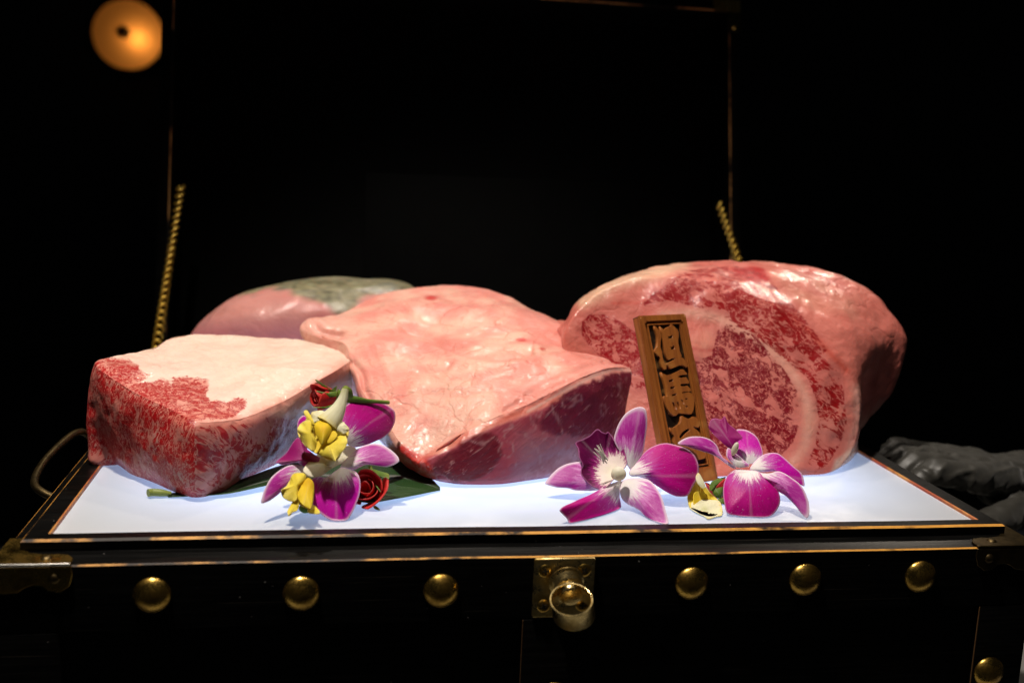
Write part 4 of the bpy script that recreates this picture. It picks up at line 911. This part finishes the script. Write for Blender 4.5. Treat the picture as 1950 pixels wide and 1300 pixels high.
# ================================================================== PLAQUE
pa, pt, PL, PW = .353, .4195, .1207, .0415*.80
BR = PZ(1369, 914)
pr = np.array([math.cos(pa), math.sin(pa), 0]); pu = np.array([-math.sin(pa)*math.sin(pt), math.cos(pa)*math.sin(pt), math.cos(pt)]); pn = np.cross(pr, pu)
PW = .0415; TH = .0078
ORG = BR-pr*PW                                   # lower left corner of the front face
PM = Matrix(((pr[0], pu[0], pn[0], ORG[0]), (pr[1], pu[1], pn[1], ORG[1]), (pr[2], pu[2], pn[2], ORG[2]), (0, 0, 0, 1)))   # local: x right, y up the board, z out of the front
def wood_mat(name, c1, c2, c3):
    m = Mat(name); o = m.obj()
    ax = Vector(pu); R = frame_to(ax, (0, 0, 0)).to_3x3().transposed().to_euler()
    v = m.mapping(m.mapping(o, (1, 1, 1), tuple(R)), (1, 1, .07))
    g = m.noise(v, 260, 5, .65, .5); b = m.noise(v, 50, 3, .6, .8); fl = m.noise(m.mapping(m.mapping(o, (1, 1, 1), tuple(R)), (.6, .6, 1)), 120, 2)
    c = m.mix(m.ss(g, .35, .7), c1, c2); c = m.mix(m.ss(b, .45, .7, 0, .6), c, c3)
    c = m.mix(m.ss(fl, .55, .75, 0, .3), c, (.55, .27, .07))
    m.P(Base_Color=c, Roughness=m.ss(g, .3, .7, .34, .5), Normal=m.bump(g, .3, .0005)); return m.m
WOOD = wood_mat('carved_wood', (.37, .118, .021), (.23, .062, .010), (.43, .15, .028))
WOODD = wood_mat('carved_wood_ground', (.012, .006, .003), (.006, .003, .002), (.02, .010, .004))
pq = empty('plaque', PM@Vector((PW/2, 0, -TH/2))); tag(pq, 'upright carved wooden name plaque with raised characters', 'plaque')
FR = .0052                                       # frame width
dp = .0024                                       # carving depth
def pbox(name, x0, y0, z0, x1, y1, z1, mat, bev, par): return box(name, (x0, y0, z0), (x1, y1, z1), [mat], par, bev, PM)
board = pbox('board', 0, 0, -TH, PW, PL, -dp, WOODD, 0, pq)
def ring_plate(name, a, b, c, d, wd, z0, z1, mat, par, rad=.0):
    """a flat rectangular frame, outer a..c, b..d, bar width wd"""
    bm = bmesh.new(); o = [(a, b), (c, b), (c, d), (a, d)]; i = [(a+wd[0], b+wd[1]), (c-wd[0], b+wd[1]), (c-wd[0], d-wd[2]), (a+wd[0], d-wd[2])]
    vs = [[bm.verts.new((*p, z)) for p in q] for q in (o, i) for z in (z0, z1)]
    ob, ot, ib, it = vs
    for k in range(4):
        l = (k+1) % 4
        for q in ((ot[k], ot[l], it[l], it[k]), (ob[l], ob[k], ib[k], ib[l]), (ob[k], ob[l], ot[l], ot[k]), (ib[l], ib[k], it[k], it[l])): bm.faces.new(q)
    bmesh.ops.recalc_face_normals(bm, faces=bm.faces[:]); bmesh.ops.bevel(bm, geom=[e for e in bm.edges], offset=.0004 if rad == 0 else rad, segments=2, affect='EDGES')
    bm.transform(PM); return bm_obj(name, bm, [mat], par, True, 35)
ring_plate('frame', -.0003, -.0003, PW+.0003, PL+.0003, (.0050, .0110, .0052), -TH-.0003, 0, WOOD, pq, .0009)
ring_plate('inner_border', .0059, .0119, PW-.0059, PL-.0061, (.0009, .0009, .0009), -dp-.0003, -.0003, WOOD, pq, .0002)
KP = crop(1190, 580, 3.714)
def loc2(pts):
    out = []
    for p in KP(pts):
        d = ray(*p); t = ((ORG-CAM)@pn)/(d@pn); q = CAM+d*t-ORG; out.append((q@pr, q@pu))
    return out
def glyph(name, outer, holes):
    cu = bpy.data.curves.new(name, 'CURVE'); cu.dimensions = '2D'; cu.fill_mode = 'BOTH'; cu.extrude = dp/2+.0002; cu.bevel_depth = .0001; cu.bevel_resolution = 0
    for pts in outer+holes:
        sp = cu.splines.new('POLY'); L2 = loc2(pts); sp.points.add(len(L2)-1)
        for q, (x, y) in zip(sp.points, L2): q.co = (x, y, 0, 1)
        sp.use_cyclic_u = True
    o = bpy.data.objects.new(name, cu); COL.objects.link(o); bpy.context.view_layer.update()
    me = bpy.data.meshes.new_from_object(o.evaluated_get(bpy.context.evaluated_depsgraph_get())); bpy.data.objects.remove(o); bpy.data.curves.remove(cu)
    me.transform(PM@Matrix.Translation((0, 0, -dp/2-.0001))); return mobj(name, me, [WOOD], pq, False)
glyph('character', [
    [(205, 152), (218, 155), (240, 180), (252, 200), (256, 230), (252, 262), (250, 300), (262, 330), (266, 372), (276, 405), (292, 432), (292, 455), (276, 460), (262, 440), (252, 395), (248, 372), (226, 352), (210, 335), (212, 322), (228, 295), (232, 260), (230, 215), (216, 180)],
    [(247, 155), (262, 168), (278, 178), (300, 160), (322, 150), (327, 138), (345, 152), (372, 178), (380, 200), (376, 260), (388, 330), (400, 360), (398, 372), (412, 380), (435, 405), (444, 436), (436, 442), (412, 428), (392, 425), (345, 445), (325, 452), (312, 446), (306, 432), (296, 425), (300, 412), (345, 392), (360, 376), (330, 380), (308, 390), (296, 378), (285, 330), (280, 280), (272, 230), (262, 195)],
], [[(298, 222), (312, 224), (330, 216), (336, 208), (338, 232), (322, 238), (304, 246), (308, 234)], [(316, 298), (330, 298), (344, 288), (350, 292), (352, 314), (336, 318), (322, 322), (326, 308)]])
glyph('character', [
    [(258, 478), (272, 490), (300, 500), (340, 488), (378, 470), (398, 458), (412, 458), (436, 484), (440, 492), (414, 494), (378, 502), (376, 512), (400, 518), (430, 512), (452, 540), (452, 556), (430, 556), (392, 560), (392, 575), (420, 578), (440, 572), (464, 596), (464, 612), (440, 612), (402, 618), (404, 628), (450, 618), (478, 632), (494, 658), (490, 700), (484, 745), (470, 772), (440, 770), (404, 768), (380, 764), (360, 785), (344, 782), (322, 768), (300, 735), (282, 690), (274, 660), (280, 645), (296, 650), (300, 640), (292, 600), (282, 560), (270, 520)],
], [[(308, 532), (342, 524), (340, 540), (312, 550)], [(318, 582), (352, 574), (352, 590), (322, 598)], [(330, 634), (364, 626), (364, 640), (334, 648)],
    [(330, 686), (346, 690), (368, 742), (352, 740)], [(362, 684), (378, 688), (396, 734), (382, 736)], [(392, 668), (406, 672), (420, 702), (410, 700)], [(428, 658), (446, 662), (440, 672), (426, 672)], [(424, 710), (446, 714), (438, 736)]])
glyph('character', [
    [(318, 870), (340, 872), (362, 860), (388, 840), (396, 820), (396, 790), (404, 786), (424, 798), (446, 806), (470, 800), (480, 792), (500, 795), (524, 820), (530, 850), (522, 866), (500, 864), (482, 858), (486, 870), (520, 895), (538, 925), (545, 960), (560, 1020), (572, 1060), (570, 1082), (548, 1090), (524, 1094), (510, 1060), (480, 1030), (440, 1010), (400, 1000), (352, 996), (344, 960), (352, 925), (334, 905)],
], [[(388, 952), (384, 930), (404, 900), (432, 880), (458, 874), (456, 890), (432, 910), (410, 935)]])
# clear stand behind the plaque
CL = Mat('clear_acrylic'); CL.P(Base_Color=(.95, .97, 1.), Roughness=.08, Transmission_Weight=1., IOR=1.3)
pst = box('plaque_stand', (PW*.35, .0005, -TH-.0165), (PW+.0065, .046, -TH-.0150), [CL.m], None, .0004, PM)
tag(pst, 'clear acrylic sheet propping up the wooden plaque from behind', 'stand')

# ================================================================== LAMP on the far wall
lp = empty('wall_lamp', PY(241, 65, 2.62)); tag(lp, 'round amber glass wall lamp glowing on the dark wall', 'lamp')
lcn = PY(241, 65, 2.56); ld = Vector((0, -1, 0))
GLS = Mat('amber_glass'); GLS.t.nodes.remove(GLS.p); tr = GLS.n('BsdfTranslucent', {'Color': (.95, .46, .14)}); GLS.t.links.new(tr.outputs[0], GLS.out.inputs[0])
lathe('glass_shade', [(.0, .036), (.03, .034), (.055, .028), (.078, .016), (.090, .0), (.094, -.02)], (0, -1, 0), tuple(lcn), [GLS.m], lp, 48, 80)
lathe('back_plate', [(0, -.058), (.102, -.058), (.104, -.03), (.096, -.0205)], (0, -1, 0), tuple(lcn), [BRASS_D], lp, 40)
EM = Mat('bulb_filament'); EM.t.nodes.remove(EM.p); e_ = EM.n('Emission', {'Color': (1, .62, .26), 'Strength': 25.}); EM.t.links.new(e_.outputs[0], EM.out.inputs[0])
lathe('bulb', [(0, .010), (.006, .008), (.009, .0), (.006, -.008), (0, -.010)], (0, -1, 0), tuple(lcn+np.array([.030, -.004, -.012])), [EM.m], lp, 20, 80)
lathe('finial', [(0, .062), (.009, .058), (.013, .048), (.011, .040), (.016, .036), (.014, .030)], (0, -1, 0), tuple(lcn), [simple('finial_black', (.004, .003, .002), .6).m], lp, 20)

# ================================================================== PERSON: a gloved hand on the side handle
def capsule_chain(bm, pts, rad):
    for (a, ra), (b, rb) in zip(zip(pts, rad), zip(pts[1:], rad[1:])):
        a = np.asarray(a); b = np.asarray(b); n = max(2, int(np.linalg.norm(b-a)/.004)+1)
        for k in range(n+1):
            f = k/n; bmesh.ops.create_icosphere(bm, subdivisions=2, radius=ra*(1-f)+rb*f, matrix=Matrix.Translation(tuple(a*(1-f)+b*f)))
bm = bmesh.new()
kn = []
for i in range(4):
    y = .168+.0215*i; L_ = (.95, 1.05, 1., .85)[i]
    k0 = (.385, y, -.022-.002*abs(i-1.2)); kn.append(k0)
    capsule_chain(bm, [(.425, .200+.012*(i-1.5), -.030), k0, (.385-.036*L_, y-.001, -.0185), (.385-.056*L_, y-.002, -.034), (.385-.052*L_, y-.002, -.056)], [.0150, .0118, .0102, .0094, .0082])
capsule_chain(bm, [(.425, .190, -.036), (.462, .205, -.040)], [.020, .022]); capsule_chain(bm, [(.425, .212, -.034), (.462, .212, -.040)], [.018, .022])
capsule_chain(bm, [(.462, .208, -.040), (.52, .214, -.055), (.62, .225, -.085)], [.026, .031, .038])
capsule_chain(bm, [(.448, .186, -.046), (.415, .160, -.056), (.385, .150, -.062), (.362, .152, -.064)], [.0150, .0128, .0110, .0090])
me = bpy.data.meshes.new('hand_raw'); bm.to_mesh(me); bm.free(); tmp = bpy.data.objects.new('hand_raw', me); COL.objects.link(tmp)
md = tmp.modifiers.new('r', 'REMESH'); md.mode = 'VOXEL'; md.voxel_size = .0018
md = tmp.modifiers.new('s', 'SMOOTH'); md.factor = .6; md.iterations = 6
bpy.context.view_layer.update()
me2 = bpy.data.meshes.new_from_object(tmp.evaluated_get(bpy.context.evaluated_depsgraph_get())); bpy.data.objects.remove(tmp)
V = np.zeros(len(me2.vertices)*3); me2.vertices.foreach_get('co', V); V = V.reshape(-1, 3); Nn = np.zeros(len(V)*3); me2.vertices.foreach_get('normal', Nn); Nn = Nn.reshape(-1, 3)
W = V@np.array([[.8, .25, .45], [-.3, .9, .2], [-.5, -.3, .8]]).T
W2 = W*np.array([16, 60, 60])[None]; rid = 1-np.abs(vnoise(W2+2*np.stack([fbm(V, 30, 2, k) for k in range(3)], 1), 3))*2
rid2 = 1-np.abs(vnoise(W*np.array([60, 190, 190])[None]+1.5, 8))*2
V = V+Nn*(.0016*rid+.0003*rid2+.0008*fbm(V, 40, 2, 6))[:, None]; me2.vertices.foreach_set('co', V.ravel()); me2.update(); me2.name = 'person'
me2.materials.clear()
GLV = Mat('black_glove'); _o = GLV.obj()
GLV.P(Base_Color=(.026, .024, .019), Roughness=GLV.ss(GLV.noise(_o, 60, 3), .3, .7, .44, .58), Normal=GLV.bump(GLV.noise(GLV.mapping(_o, (1, 2.4, 2.0)), 90, 2, .5, .6), .12, .002), Sheen_Weight=.15)
hand = mobj('person', me2, [GLV.m], None, True)
tag(hand, 'hand in a wrinkled black glove gripping the trunk side handle', 'person')
cf = []
SLV = simple('sleeve_black', (.018, .018, .017), .75).m
sl_ = lofted(hand, 'sleeve', [(.478, .209, -.044), (.492, .211, -.047), (.53, .216, -.058), (.62, .226, -.086)], [.031, .034, .037, .045], SLV, 36, 30, .02)
